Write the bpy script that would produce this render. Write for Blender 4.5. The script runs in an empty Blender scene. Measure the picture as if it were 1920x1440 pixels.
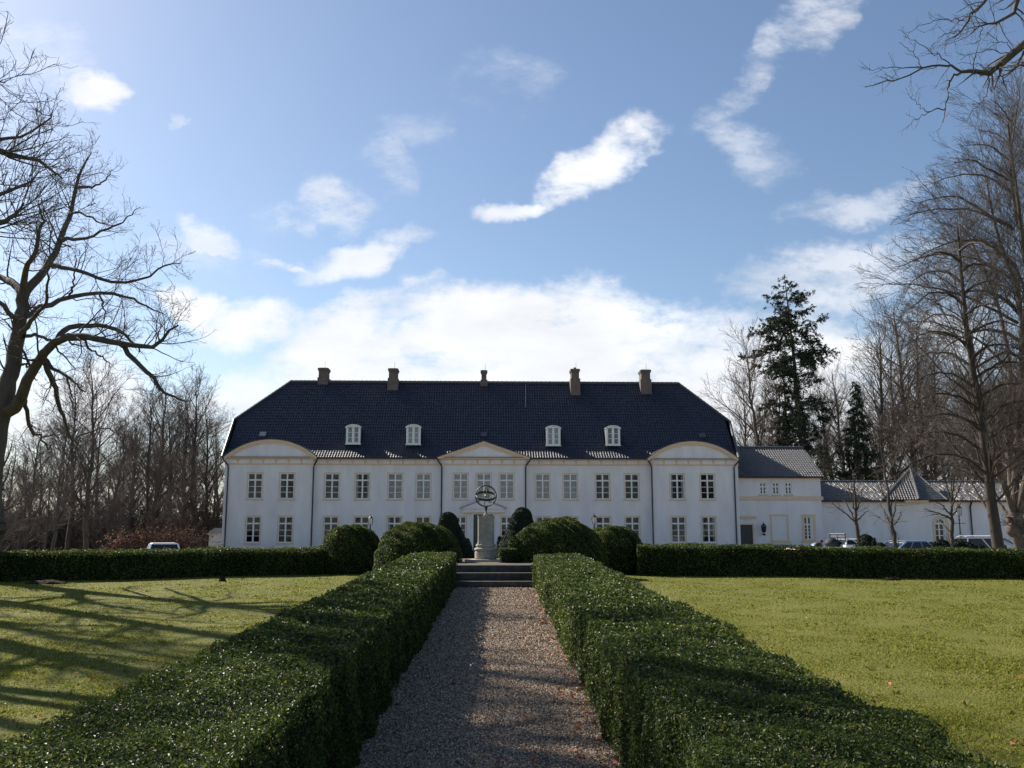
import bpy, math, random
import numpy as np
from mathutils import Vector, Matrix
S = bpy.context.scene
C = S.collection
PI = math.pi
R = math.radians
# ------------------------------------------------------------------ camera
F_PX, CX, CY = 1742.0, 960.0, 720.0
PITCH = math.atan(280 / F_PX); YAW = R(0.84); EYE = 1.65
cd = bpy.data.cameras.new("camera"); cam = bpy.data.objects.new("camera", cd); C.objects.link(cam)
cd.sensor_width = 36; cd.lens = F_PX / 1920 * 36; cd.clip_start = 0.05; cd.clip_end = 3000
cam.location = (0, 0, EYE); cam.rotation_euler = (PI / 2 + PITCH, 0, -YAW)
S.camera = cam
CM = cam.rotation_euler.to_matrix()
# ------------------------------------------------------------------ light
SUN_AZ, SUN_EL = R(-49), R(35.5)          # azimuth from +Y, negative = towards -X
sd = Vector((math.sin(SUN_AZ) * math.cos(SUN_EL), math.cos(SUN_AZ) * math.cos(SUN_EL), math.sin(SUN_EL)))
ld = bpy.data.lights.new("sun", 'SUN'); ld.energy = 5.0; ld.angle = R(0.5); ld.color = (1, .93, .82)
sun = bpy.data.objects.new("sun", ld); C.objects.link(sun)
sun.rotation_euler = sd.to_track_quat('Z', 'Y').to_euler(); sun.location = (-60, 60, 60)
S.view_settings.view_transform = 'Standard'; S.view_settings.look = 'None'
S.view_settings.exposure = 0.92; S.view_settings.gamma = 1; S.view_settings.use_curve_mapping = False


def ray(x, y):
    return (CM @ Vector((x - CX, -(y - CY), -F_PX))).normalized()


def at(x, y, Y):
    d = ray(x, y); t = Y / d.y
    return Vector((d.x * t, Y, EYE + d.z * t))


# ------------------------------------------------------------------ node helpers
def nn(nt, t, **kw):
    n = nt.nodes.new(t)
    for k, v in kw.items():
        if k in ('op',): n.operation = v
        else: setattr(n, k, v)
    return n


def mth(nt, op, a, b=None, c=None, clamp=False):
    n = nt.nodes.new('ShaderNodeMath'); n.operation = op; n.use_clamp = clamp
    for i, v in enumerate((a, b, c)):
        if v is None: continue
        if isinstance(v, (int, float)): n.inputs[i].default_value = v
        else: nt.links.new(v, n.inputs[i])
    return n.outputs[0]


# ------------------------------------------------------------------ world
W = bpy.data.worlds.new("World"); S.world = W; W.use_nodes = True
nt = W.node_tree; nt.nodes.clear()
out = nn(nt, 'ShaderNodeOutputWorld'); bg = nn(nt, 'ShaderNodeBackground'); bg.inputs[1].default_value = 0.070
sky = nn(nt, 'ShaderNodeTexSky'); sky.sky_type = 'NISHITA'; sky.sun_disc = False
sky.sun_elevation = SUN_EL; sky.sun_rotation = SUN_AZ; sky.altitude = 0; sky.air_density = 1.0; sky.dust_density = 0.6; sky.ozone_density = 2.2
tc = nn(nt, 'ShaderNodeTexCoord'); sp = nn(nt, 'ShaderNodeSeparateXYZ'); nt.links.new(tc.outputs['Generated'], sp.inputs[0])
yy = mth(nt, 'MAXIMUM', sp.outputs[1], 0.05)
u = mth(nt, 'DIVIDE', sp.outputs[0], yy); v = mth(nt, 'DIVIDE', sp.outputs[2], yy)
cmb = nn(nt, 'ShaderNodeCombineXYZ'); nt.links.new(u, cmb.inputs[0]); nt.links.new(v, cmb.inputs[1])


def wnoise(scale, detail, rough, sx=1, sy=1, off=0, lac=2.0, rot=0.0):
    mp = nn(nt, 'ShaderNodeMapping'); nt.links.new(cmb.outputs[0], mp.inputs[0])
    mp.inputs['Scale'].default_value = (sx, sy, 1); mp.inputs['Location'].default_value = (off, off * .7, off); mp.inputs['Rotation'].default_value = (0, 0, rot)
    n = nn(nt, 'ShaderNodeTexNoise'); nt.links.new(mp.outputs[0], n.inputs['Vector'])
    n.inputs['Scale'].default_value = scale; n.inputs['Detail'].default_value = detail; n.inputs['Roughness'].default_value = rough
    return n


wn = wnoise(7, 5, .62, off=3.1)
wsp = nn(nt, 'ShaderNodeSeparateColor'); nt.links.new(wn.outputs['Color'], wsp.inputs[0])
uw = mth(nt, 'MULTIPLY_ADD', wsp.outputs[0], .12, mth(nt, 'SUBTRACT', u, .06))
vw = mth(nt, 'MULTIPLY_ADD', wsp.outputs[1], .10, mth(nt, 'SUBTRACT', v, .05))
# clouds: centre, half sizes, tilt, strength (laid on the sky dome by direction)
CL = [(100, 95, 110, 62, -30, .62), (188, 182, 72, 40, 5, .98), (950, 150, 130, 70, 10, .52), (715, 310, 80, 50, -35, .68),
      (625, 385, 88, 56, -20, .85), (402, 437, 60, 26, -20, .8), (670, 488, 150, 42, 16, .9), (1110, 300, 150, 50, 27, 1.05),
      (1190, 266, 40, 40, 20, .8), (950, 384, 62, 26, 5, .9), (1545, 45, 120, 50, 35, .74), (1430, 110, 95, 36, 50, .68),
      (1345, 205, 85, 36, 35, .66), (1385, 262, 95, 46, -35, .66), (1440, 310, 90, 60, -30, .55), (1600, 398, 120, 36, 8, .72), (1690, 370, 70, 30, 10, .7),
      (1580, 520, 240, 70, 8, .8), (1000, 625, 470, 92, 2, 1.25), (620, 640, 140, 75, 18, 1.0), (460, 630, 90, 56, 25, 1.0), (385, 590, 76, 42, -25, 1.1),
      (1150, 720, 560, 130, 0, 1.15), (680, 740, 330, 90, 0, 1.0), (100, 760, 190, 75, 5, 1.1), (300, 830, 220, 80, 0, .75),
      (1560, 720, 300, 170, 0, .85), (1800, 620, 260, 130, 0, .6), (420, 478, 130, 34, -12, .55), (330, 470, 80, 30, 0, .5), (770, 235, 80, 40, 0, .5), (520, 400, 60, 30, 0, .45), (530, 500, 50, 14, -10, .8), (326, 232, 14, 24, 10, .7),
      (1900, 850, 500, 150, 0, .8), (-300, 500, 260, 90, 10, .9), (2400, 400, 300, 90, 10, .8)]
acc = None; aco = None
for (x, y, hw, hh, ang, st) in CL:
    d = ray(x, y); cu, cv = d.x / d.y, d.z / d.y
    a = R(ang); ca, sa = math.cos(a), math.sin(a)
    du = mth(nt, 'SUBTRACT', uw, cu); dv = mth(nt, 'SUBTRACT', vw, cv)
    k1, k2 = F_PX / hw, F_PX / hh
    p = mth(nt, 'MULTIPLY_ADD', du, ca * k1, mth(nt, 'MULTIPLY', dv, sa * k1))
    q = mth(nt, 'MULTIPLY_ADD', du, -sa * k2, mth(nt, 'MULTIPLY', dv, ca * k2))
    r2 = mth(nt, 'MULTIPLY_ADD', p, p, mth(nt, 'MULTIPLY', q, q))
    m = mth(nt, 'MULTIPLY', mth(nt, 'SUBTRACT', 1.0, mth(nt, 'MULTIPLY', r2, .5), clamp=True), .62 + .4 * min(st, 1.1))
    ao_ = mth(nt, 'MULTIPLY', mth(nt, 'GREATER_THAN', m, .01), min(1.0, st * st * 1.05)); aco = ao_ if aco is None else mth(nt, 'MAXIMUM', aco, mth(nt, 'MULTIPLY', mth(nt, 'MULTIPLY', m, 2.2, clamp=True), min(1.0, st * st * 1.05)))
    acc = m if acc is None else mth(nt, 'MAXIMUM', acc, m)
fn = wnoise(9, 8, .6, sx=.75, sy=1.3, off=9.2, rot=.35)
f2 = wnoise(22, 8, .68, sx=.62, sy=1.25, off=4.4, rot=-.6)
nzv = mth(nt, 'MULTIPLY_ADD', fn.outputs['Fac'], 2.3, mth(nt, 'MULTIPLY_ADD', f2.outputs['Fac'], 1.5, -1.4))
den = mth(nt, 'SUBTRACT', mth(nt, 'MULTIPLY', acc, 1.45), mth(nt, 'MULTIPLY', mth(nt, 'SUBTRACT', 1.0, nzv), .95))
mr = nn(nt, 'ShaderNodeMapRange', interpolation_type='SMOOTHSTEP'); nt.links.new(den, mr.inputs[0])
mr.inputs[1].default_value = -.05; mr.inputs[2].default_value = 1.0
wsp_ = mth(nt, 'ADD', aco, mth(nt, 'MULTIPLY_ADD', f2.outputs['Fac'], 3.2, -1.35), clamp=True)
al = mth(nt, 'MULTIPLY', mth(nt, 'MULTIPLY', mr.outputs[0], mth(nt, 'MULTIPLY', aco, wsp_)), mth(nt, 'GREATER_THAN', sp.outputs[1], .06))
# pale band near the horizon
hz = nn(nt, 'ShaderNodeMapRange', interpolation_type='SMOOTHSTEP'); nt.links.new(sp.outputs[2], hz.inputs[0])
hz.inputs[1].default_value = .22; hz.inputs[2].default_value = -.02; hz.inputs[3].default_value = 0; hz.inputs[4].default_value = .55
al = mth(nt, 'MAXIMUM', mth(nt, 'MULTIPLY', al, .97), hz.outputs[0])
gn = wnoise(7, 7, .6, sx=.6, sy=1.5, off=20)
rmp = nn(nt, 'ShaderNodeMapRange'); nt.links.new(gn.outputs['Fac'], rmp.inputs[0]); rmp.inputs[1].default_value = .3; rmp.inputs[2].default_value = .7
rmp.inputs[3].default_value = 6.6; rmp.inputs[4].default_value = 8.9
cc = nn(nt, 'ShaderNodeCombineXYZ')
nt.links.new(mth(nt, 'MULTIPLY', rmp.outputs[0], .97), cc.inputs[0]); nt.links.new(mth(nt, 'MULTIPLY', rmp.outputs[0], .985), cc.inputs[1]); nt.links.new(mth(nt, 'MULTIPLY', rmp.outputs[0], 1.02), cc.inputs[2])
mx = nn(nt, 'ShaderNodeMix', data_type='RGBA'); nt.links.new(al, mx.inputs[0]); nt.links.new(sky.outputs[0], mx.inputs[6]); nt.links.new(cc.outputs[0], mx.inputs[7])
nt.links.new(mx.outputs[2], bg.inputs[0]); nt.links.new(bg.outputs[0], out.inputs[0])

# ------------------------------------------------------------------ materials
MATS = {}


def mat(name, col, rough=.7, spec=.5, var=None, vscale=5, bump=0, bscale=30, metal=0, trans=0, island=None, detail=6, coords='Object', tcol=None, stretch=None):
    m = bpy.data.materials.new(name); m.use_nodes = True; t = m.node_tree; b = t.nodes['Principled BSDF']
    b.inputs['Base Color'].default_value = (*col, 1); b.inputs['Roughness'].default_value = rough
    b.inputs['Specular IOR Level'].default_value = spec; b.inputs['Metallic'].default_value = metal
    tcn = nn(t, 'ShaderNodeTexCoord'); vec = tcn.outputs[coords]
    if stretch:
        mp = nn(t, 'ShaderNodeMapping'); t.links.new(vec, mp.inputs[0]); mp.inputs['Scale'].default_value = stretch; vec = mp.outputs[0]
    colout = None
    if var is not None:
        n = nn(t, 'ShaderNodeTexNoise'); t.links.new(vec, n.inputs['Vector']); n.inputs['Scale'].default_value = vscale; n.inputs['Detail'].default_value = detail
        n.inputs['Roughness'].default_value = .65
        r = nn(t, 'ShaderNodeMapRange'); t.links.new(n.outputs['Fac'], r.inputs[0]); r.inputs[1].default_value = .33; r.inputs[2].default_value = .67
        x = nn(t, 'ShaderNodeMix', data_type='RGBA'); t.links.new(r.outputs[0], x.inputs[0])
        x.inputs[6].default_value = (*col, 1); x.inputs[7].default_value = (*var, 1); colout = x.outputs[2]
    if island is not None:
        g = nn(t, 'ShaderNodeNewGeometry'); rp = nn(t, 'ShaderNodeValToRGB'); t.links.new(g.outputs['Random Per Island'], rp.inputs[0])
        el = rp.color_ramp.elements
        while len(el) < len(island): el.new(.5)
        for i, (p, cdef) in enumerate(island):
            el[i].position = p; el[i].color = (*cdef, 1)
        if colout is not None:
            x2 = nn(t, 'ShaderNodeMix', data_type='RGBA'); x2.inputs[0].default_value = .5
            t.links.new(colout, x2.inputs[6]); t.links.new(rp.outputs[0], x2.inputs[7]); colout = x2.outputs[2]
        else: colout = rp.outputs[0]
    if colout is not None: t.links.new(colout, b.inputs['Base Color'])
    if bump:
        n2 = nn(t, 'ShaderNodeTexNoise'); t.links.new(vec, n2.inputs['Vector']); n2.inputs['Scale'].default_value = bscale; n2.inputs['Detail'].default_value = 5
        bp = nn(t, 'ShaderNodeBump'); bp.inputs['Strength'].default_value = 1; bp.inputs['Distance'].default_value = bump
        t.links.new(n2.outputs['Fac'], bp.inputs['Height']); t.links.new(bp.outputs[0], b.inputs['Normal'])
    if trans:
        tr = nn(t, 'ShaderNodeBsdfTranslucent'); ms = nn(t, 'ShaderNodeMixShader'); ms.inputs[0].default_value = trans
        if tcol: tr.inputs[0].default_value = (*tcol, 1)
        elif colout is not None: t.links.new(colout, tr.inputs[0])
        else: tr.inputs[0].default_value = (*col, 1)
        t.links.new(b.outputs[0], ms.inputs[1]); t.links.new(tr.outputs[0], ms.inputs[2])
        t.links.new(ms.outputs[0], t.nodes['Material Output'].inputs[0])
    MATS[name] = m
    return m


mat('plaster', (.77, .755, .745), .85, .2, var=(.64, .63, .635), vscale=1.1, bump=.004, bscale=18, stretch=(1, 1, .35))
mat('ochre_trim', (.72, .56, .40), .8, .2, var=(.62, .48, .34), vscale=3)
mat('white_paint', (.78, .77, .74), .45, .4, var=(.7, .69, .67), vscale=6)
mat('plinth_grey', (.38, .37, .36), .85, .2, var=(.3, .29, .28), vscale=3)
mat('tile', (.008, .012, .026), .5, .35, var=(.024, .026, .04), vscale=2.5, detail=10)
mat('tile_wing', (.032, .033, .036), .46, .5, var=(.08, .072, .066), vscale=3, detail=10)
for k_ in ('tile_wing', 'tile'): MATS[k_].node_tree.nodes['Principled BSDF'].inputs['IOR'].default_value = 1.8 if k_ == 'tile_wing' else 1.7
mat('lead', (.07, .075, .085), .5, .4, var=(.1, .1, .11), vscale=4)
mat('chimney_render', (.19, .15, .13), .9, .2, var=(.12, .095, .085), vscale=3, bump=.01)
mat('iron', (.012, .014, .02), .4, .5)
mat('verdigris_iron', (.03, .04, .045), .5, .5, var=(.015, .018, .02), vscale=20)
mat('pipe', (.018, .02, .035), .4, .5)
mat('door_green', (.01, .028, .022), .35, .5)
mat('curtain', (.62, .6, .56), .9, .1, var=(.5, .48, .45), vscale=5)
mat('dark_room', (.02, .02, .022), .9, .1)  # near-black colour stands in for the unlit rooms
mat('stone_column', (.42, .39, .33), .9, .2, var=(.25, .245, .20), vscale=9, bump=.006, bscale=50)
mat('stone_steps', (.11, .105, .095), .9, .2, var=(.045, .045, .04), vscale=7, bump=.008, bscale=40)
mat('bark', (.13, .108, .09), .9, .15, var=(.07, .06, .052), vscale=6, bump=.03, bscale=12, stretch=(1, 1, .25))
mat('bark_twig', (.105, .084, .074), .85, .2)  # greyed and lightened in place of haze over the woods
mat('bark_pale', (.085, .068, .055), .9, .15, var=(.045, .038, .032), vscale=5, bump=.02, bscale=10, stretch=(1, 1, .3))
mat('bark_red', (.115, .085, .073), .9, .15)
mat('needle', (.018, .032, .02), .6, .4, island=[(0, (.012, .024, .016)), (.5, (.02, .038, .022)), (1, (.04, .05, .028))], trans=.12)
mat('yew', (.012, .028, .015), .6, .3, island=[(0, (.008, .02, .012)), (.6, (.016, .034, .018)), (1, (.034, .05, .026))], trans=.1)
mat('box_leaf', (.012, .028, .008), .45, .28, var=(.10, .135, .026), vscale=1.6, island=[(0, (.005, .013, .004)), (.38, (.018, .042, .010)), (.7, (.075, .12, .02)), (.91, (.22, .24, .045)), (1, (.40, .33, .085))], trans=.42)  # random leaf tones, dark end lowered to deepen the hedge shade
mat('hedge_core', (.007, .012, .006), .9, .1)  # near-black stands in for shade behind the outer leaves
mat('ivy', (.02, .045, .018), .4, .5, island=[(0, (.012, .03, .012)), (.6, (.025, .055, .02)), (1, (.06, .09, .03))], trans=.15)
mat('russet_leaf', (.14, .06, .04), .7, .2, island=[(0, (.10, .055, .042)), (.5, (.20, .095, .062)), (1, (.36, .20, .13))], trans=.3)
mat('grass_blade', (.1, .14, .03), .6, .15, island=[(0, (.09, .115, .016)), (.4, (.165, .185, .024)), (.8, (.235, .23, .036)), (1, (.36, .30, .09))], trans=.45)
mat('dead_leaf', (.25, .09, .03), .7, .3, island=[(0, (.12, .06, .03)), (.4, (.3, .13, .05)), (.7, (.38, .1, .04)), (1, (.45, .3, .15))], trans=.2)
mat('pebble', (.26, .22, .19), .9, .2, island=[(0, (.07, .05, .036)), (.4, (.25, .185, .13)), (.8, (.40, .305, .225)), (1, (.62, .53, .42))])
mat('gravel_ground', (.18, .135, .10), .95, .1, var=(.13, .10, .08), vscale=40, bump=.02, bscale=60, coords='Object')
mat('courtyard_gravel', (.3, .27, .23), .95, .2, var=(.22, .2, .17), vscale=10, bump=.01, bscale=60)
mat('soil', (.04, .028, .02), .95, .1, var=(.02, .015, .01), vscale=20, bump=.02, bscale=40)
mat('car_white', (.75, .76, .78), .25, .6); mat('car_silver', (.35, .37, .4), .3, .6, metal=.6); mat('car_dark', (.012, .015, .03), .4, .3)
mat('car_blue', (.14, .24, .36), .35, .4); mat('tyre', (.01, .01, .01), .8, .2); mat('rim', (.4, .4, .42), .35, .5, metal=.7)
mat('car_glass', (.015, .018, .022), .15, .35); mat('headlamp', (.7, .72, .75), .1, .8); mat('tail_red', (.35, .01, .01), .2, .6)
mat('blue_paint', (.05, .16, .24), .4, .5); mat('cloth_dark', (.015, .016, .022), .85, .2); mat('skin', (.4, .25, .19), .6, .3); mat('hair', (.02, .015, .01), .7, .3)
mat('tarp', (.02, .025, .035), .7, .3)
mat('lamp_glass', (.55, .56, .55), .25, .5)
mat('brass', (.35, .27, .1), .4, .5, metal=.8)
mat('ground_grass', (.10, .115, .020), .9, .1, var=(.165, .155, .042), vscale=1.1, bump=.03, bscale=45, detail=12)
# window glass: see-through with a mirror sheen
g = bpy.data.materials.new('glass'); g.use_nodes = True; t = g.node_tree; t.nodes.clear()
o_ = nn(t, 'ShaderNodeOutputMaterial'); gl = nn(t, 'ShaderNodeBsdfGlossy'); gl.inputs['Roughness'].default_value = .06; gl.inputs[0].default_value = (.9, .95, 1, 1)
tp = nn(t, 'ShaderNodeBsdfTransparent'); tp.inputs[0].default_value = (.8, .85, .88, 1); fr = nn(t, 'ShaderNodeFresnel'); fr.inputs[0].default_value = 1.5
ms = nn(t, 'ShaderNodeMixShader'); nz = nn(t, 'ShaderNodeTexNoise'); nz.inputs['Scale'].default_value = 1.2; bp = nn(t, 'ShaderNodeBump'); bp.inputs['Distance'].default_value = .02
t.links.new(nz.outputs[0], bp.inputs['Height']); t.links.new(bp.outputs[0], gl.inputs['Normal'])
t.links.new(fr.outputs[0], ms.inputs[0]); t.links.new(tp.outputs[0], ms.inputs[1]); t.links.new(gl.outputs[0], ms.inputs[2]); t.links.new(ms.outputs[0], o_.inputs[0])
MATS['glass'] = g


# ------------------------------------------------------------------ object helpers
def tag(o, label=None, cat=None, group=None, kind=None):
    if label: o['label'] = label
    if cat: o['category'] = cat
    if group: o['group'] = group
    if kind: o['kind'] = kind
    return o


def empty(name, loc, label, cat, group=None, rz=0):
    o = bpy.data.objects.new(name, None); C.objects.link(o); o.location = loc; o.rotation_euler = (0, 0, rz); o.empty_display_size = .2
    return tag(o, label, cat, group)


def np_obj(name, V, Fc, m, parent=None, smooth=False):
    """V (n,3); Fc (k,3|4) array"""
    me = bpy.data.meshes.new(name)
    V = np.ascontiguousarray(V, dtype=np.float32); Fc = np.ascontiguousarray(Fc, dtype=np.int32)
    n, k = Fc.shape
    me.vertices.add(len(V)); me.vertices.foreach_set('co', V.ravel())
    me.loops.add(n * k); me.loops.foreach_set('vertex_index', Fc.ravel())
    me.polygons.add(n); me.polygons.foreach_set('loop_start', np.arange(0, n * k, k, dtype=np.int32))
    me.polygons.foreach_set('use_smooth', np.full(n, bool(smooth)))
    me.update(calc_edges=True)
    me.materials.append(MATS[m])
    o = bpy.data.objects.new(name, me); C.objects.link(o)
    if parent: o.parent = parent
    return o


class MB:
    def __init__(s): s.v = []; s.f = []
    def box(s, x0, x1, y0, y1, z0, z1):
        i = len(s.v)
        s.v += [(x0, y0, z0), (x1, y0, z0), (x1, y1, z0), (x0, y1, z0), (x0, y0, z1), (x1, y0, z1), (x1, y1, z1), (x0, y1, z1)]
        s.f += [(i, i + 3, i + 2, i + 1), (i + 4, i + 5, i + 6, i + 7), (i, i + 1, i + 5, i + 4), (i + 1, i + 2, i + 6, i + 5), (i + 2, i + 3, i + 7, i + 6), (i + 3, i, i + 4, i + 7)]
        return s
    def face(s, *p):
        i = len(s.v); s.v += [tuple(q) for q in p]; s.f.append(tuple(range(i, i + len(p)))); return s
    def prism(s, pts, y0, y1):
        """polygon in x,z extruded along y"""
        n = len(pts); i = len(s.v)
        s.v += [(x, y0, z) for x, z in pts] + [(x, y1, z) for x, z in pts]
        s.f.append(tuple(range(i, i + n))); s.f.append(tuple(range(i + 2 * n - 1, i + n - 1, -1)))
        for k in range(n): s.f.append((i + k, i + n + k, i + n + (k + 1) % n, i + (k + 1) % n))
        return s
    def strip(s, a, b, y0, y1):
        """band between polylines a and b (x,z), extruded y0..y1"""
        for k in range(len(a) - 1): s.prism([a[k], a[k + 1], b[k + 1], b[k]], y0, y1)
        return s
    def tube(s, pts, r, n=8, cap=True):
        pts = [Vector(p) for p in pts]; rr = r if isinstance(r, (list, tuple)) else [r] * len(pts)
        i0 = len(s.v)
        for k, p in enumerate(pts):
            t = (pts[min(k + 1, len(pts) - 1)] - pts[max(k - 1, 0)]).normalized()
            a = t.cross(Vector((0, 0, 1))); a = a.normalized() if a.length > .05 else t.cross(Vector((1, 0, 0))).normalized(); b = t.cross(a)
            for j in range(n):
                w = 2 * PI * j / n; s.v.append(tuple(p + a * math.cos(w) * rr[k] + b * math.sin(w) * rr[k]))
        for k in range(len(pts) - 1):
            for j in range(n):
                s.f.append((i0 + k * n + j, i0 + k * n + (j + 1) % n, i0 + (k + 1) * n + (j + 1) % n, i0 + (k + 1) * n + j))
        if cap: s.f.append(tuple(range(i0 + n - 1, i0 - 1, -1))); s.f.append(tuple(range(i0 + (len(pts) - 1) * n, i0 + len(pts) * n)))
        return s
    def lathe(s, prof, cx=0, cy=0, n=24, rot=0, sq=1.0):
        i0 = len(s.v)
        for r, z in prof:
            for j in range(n):
                w = 2 * PI * (j + .5) / n + rot; s.v.append((cx + r * math.cos(w), cy + r * math.sin(w) * sq, z))
        for k in range(len(prof) - 1):
            for j in range(n): s.f.append((i0 + k * n + j, i0 + k * n + (j + 1) % n, i0 + (k + 1) * n + (j + 1) % n, i0 + (k + 1) * n + j))
        s.f.append(tuple(range(i0 + n - 1, i0 - 1, -1))); s.f.append(tuple(range(i0 + (len(prof) - 1) * n, i0 + len(prof) * n)))
        return s
    def torus(s, c, R_, r, M, n=48, m=8, flat=1.0):
        """ring of radius R_ ; M 3x3 matrix orients it; flat widens the band along the ring axis"""
        i0 = len(s.v)
        for i in range(n):
            a = 2 * PI * i / n
            for j in range(m):
                b = 2 * PI * j / m
                p = Vector(((R_ + r * math.cos(b)) * math.cos(a), (R_ + r * math.cos(b)) * math.sin(a), r * flat * math.sin(b)))
                s.v.append(tuple(Vector(c) + M @ p))
        for i in range(n):
            for j in range(m):
                s.f.append((i0 + i * m + j, i0 + ((i + 1) % n) * m + j, i0 + ((i + 1) % n) * m + (j + 1) % m, i0 + i * m + (j + 1) % m))
        return s
    def mesh(s, name):
        me = bpy.data.meshes.new(name); me.from_pydata(s.v, [], s.f); me.update(); return me
    def build(s, name, m, parent=None, smooth=False, bevel=0):
        me = s.mesh(name); me.materials.append(MATS[m])
        me.polygons.foreach_set('use_smooth', [bool(smooth)] * len(me.polygons))
        o = bpy.data.objects.new(name, me); C.objects.link(o)
        if parent: o.parent = parent
        if bevel:
            b = o.modifiers.new('b', 'BEVEL'); b.width = bevel; b.segments = 2; b.limit_method = 'ANGLE'
        return o


def copy_tree(o, parent=None):
    c = o.copy(); C.objects.link(c)
    if parent: c.parent = parent
    for ch in list(o.children): copy_tree(ch, c)
    return c


# ------------------------------------------------------------------ terrain
def sst(a, b, x):
    t = np.clip((x - a) / (b - a), 0, 1); return t * t * (3 - 2 * t)


def gz(x, y):
    x = np.asarray(x, float); y = np.asarray(y, float)
    lawn = .0212 * np.clip(y, 0, 27)
    base = -0.65 * sst(-14, -24, x) + 0 * x
    far = sst(85, 140, y) * (1.0 + 3.0 * sst(0, 60, x))
    t = sst(26.8, 31, y)
    return lawn * (1 - t) + (base + far) * t + .012 * np.sin(x * 1.3 + y * .7) * (1 - t) * (y > 1) * (abs(x) > 1.9)


xs = np.unique(np.concatenate([np.linspace(-900, -60, 15), np.linspace(-60, 60, 161), np.linspace(60, 900, 15)]))
ys = np.unique(np.concatenate([np.linspace(-200, -10, 8), np.linspace(-10, 40, 121), np.linspace(40, 150, 45), np.linspace(150, 1500, 12)]))
X, Y = np.meshgrid(xs, ys); Z = gz(X, Y)
nx, ny = len(xs), len(ys)
ii, jj = np.meshgrid(np.arange(nx - 1), np.arange(ny - 1)); b0 = (jj * nx + ii).ravel()
o = np_obj('ground', np.stack([X.ravel(), Y.ravel(), Z.ravel()], 1), np.stack([b0, b0 + 1, b0 + nx + 1, b0 + nx], 1), 'ground_grass', smooth=True)
tag(o, kind='structure')


def sheet(name, x0, x1, y0, y1, dz, m, nxs=8, nys=60, kind='structure'):
    xs = np.linspace(x0, x1, nxs); ys = np.linspace(y0, y1, nys); X, Y = np.meshgrid(xs, ys); Z = gz(X, Y) + dz
    ii, jj = np.meshgrid(np.arange(nxs - 1), np.arange(nys - 1)); b0 = (jj * nxs + ii).ravel()
    o = np_obj(name, np.stack([X.ravel(), Y.ravel(), Z.ravel()], 1), np.stack([b0, b0 + 1, b0 + nxs + 1, b0 + nxs], 1), m, smooth=True)
    return tag(o, kind=kind)


PL, PR, ROWEND = -1.05, 0.80, 21.0
sheet('gravel_path', PL - .25, PR + .25, -4, ROWEND, .012, 'gravel_ground', 8, 60)
sheet('courtyard', -60, 75, 31.5, 82, .006, 'courtyard_gravel', 100, 60)

# ------------------------------------------------------------------ scatter helpers
RNG = np.random.default_rng(5)


def unit(v): return v / np.maximum(np.linalg.norm(v, axis=-1, keepdims=True), 1e-9)


def leaf_mesh(P, N, size, rng, jit=.8, asp=.55, fold=.15):
    n = len(P); size = np.broadcast_to(size, (n,))[:, None]
    N2 = unit(N + rng.normal(0, jit, (n, 3)))
    T = unit(np.cross(N2, rng.normal(0, 1, (n, 3)))); B = np.cross(N2, T)
    h = size * .5; w = size * asp * .5; f = size * fold
    V = np.stack([P - T * h, P + B * w + N2 * f, P + T * h, P - B * w + N2 * f], 1).reshape(-1, 3)
    Fc = np.arange(n * 4).reshape(-1, 4)
    return V, Fc


def lump(P, s=1.0):
    x, y, z = P[:, 0], P[:, 1], P[:, 2]
    return (np.sin(x * 2.1 * s + 1.3 * np.sin(y * 1.7 * s)) * np.sin(y * 2.6 * s + z * 2) + .5 * np.sin(x * 6.3 * s + z * 5) * np.sin(y * 5.1 * s + 2) + .35 * np.sin(x * 13 * s + y * 11 * s + z * 12))


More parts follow.
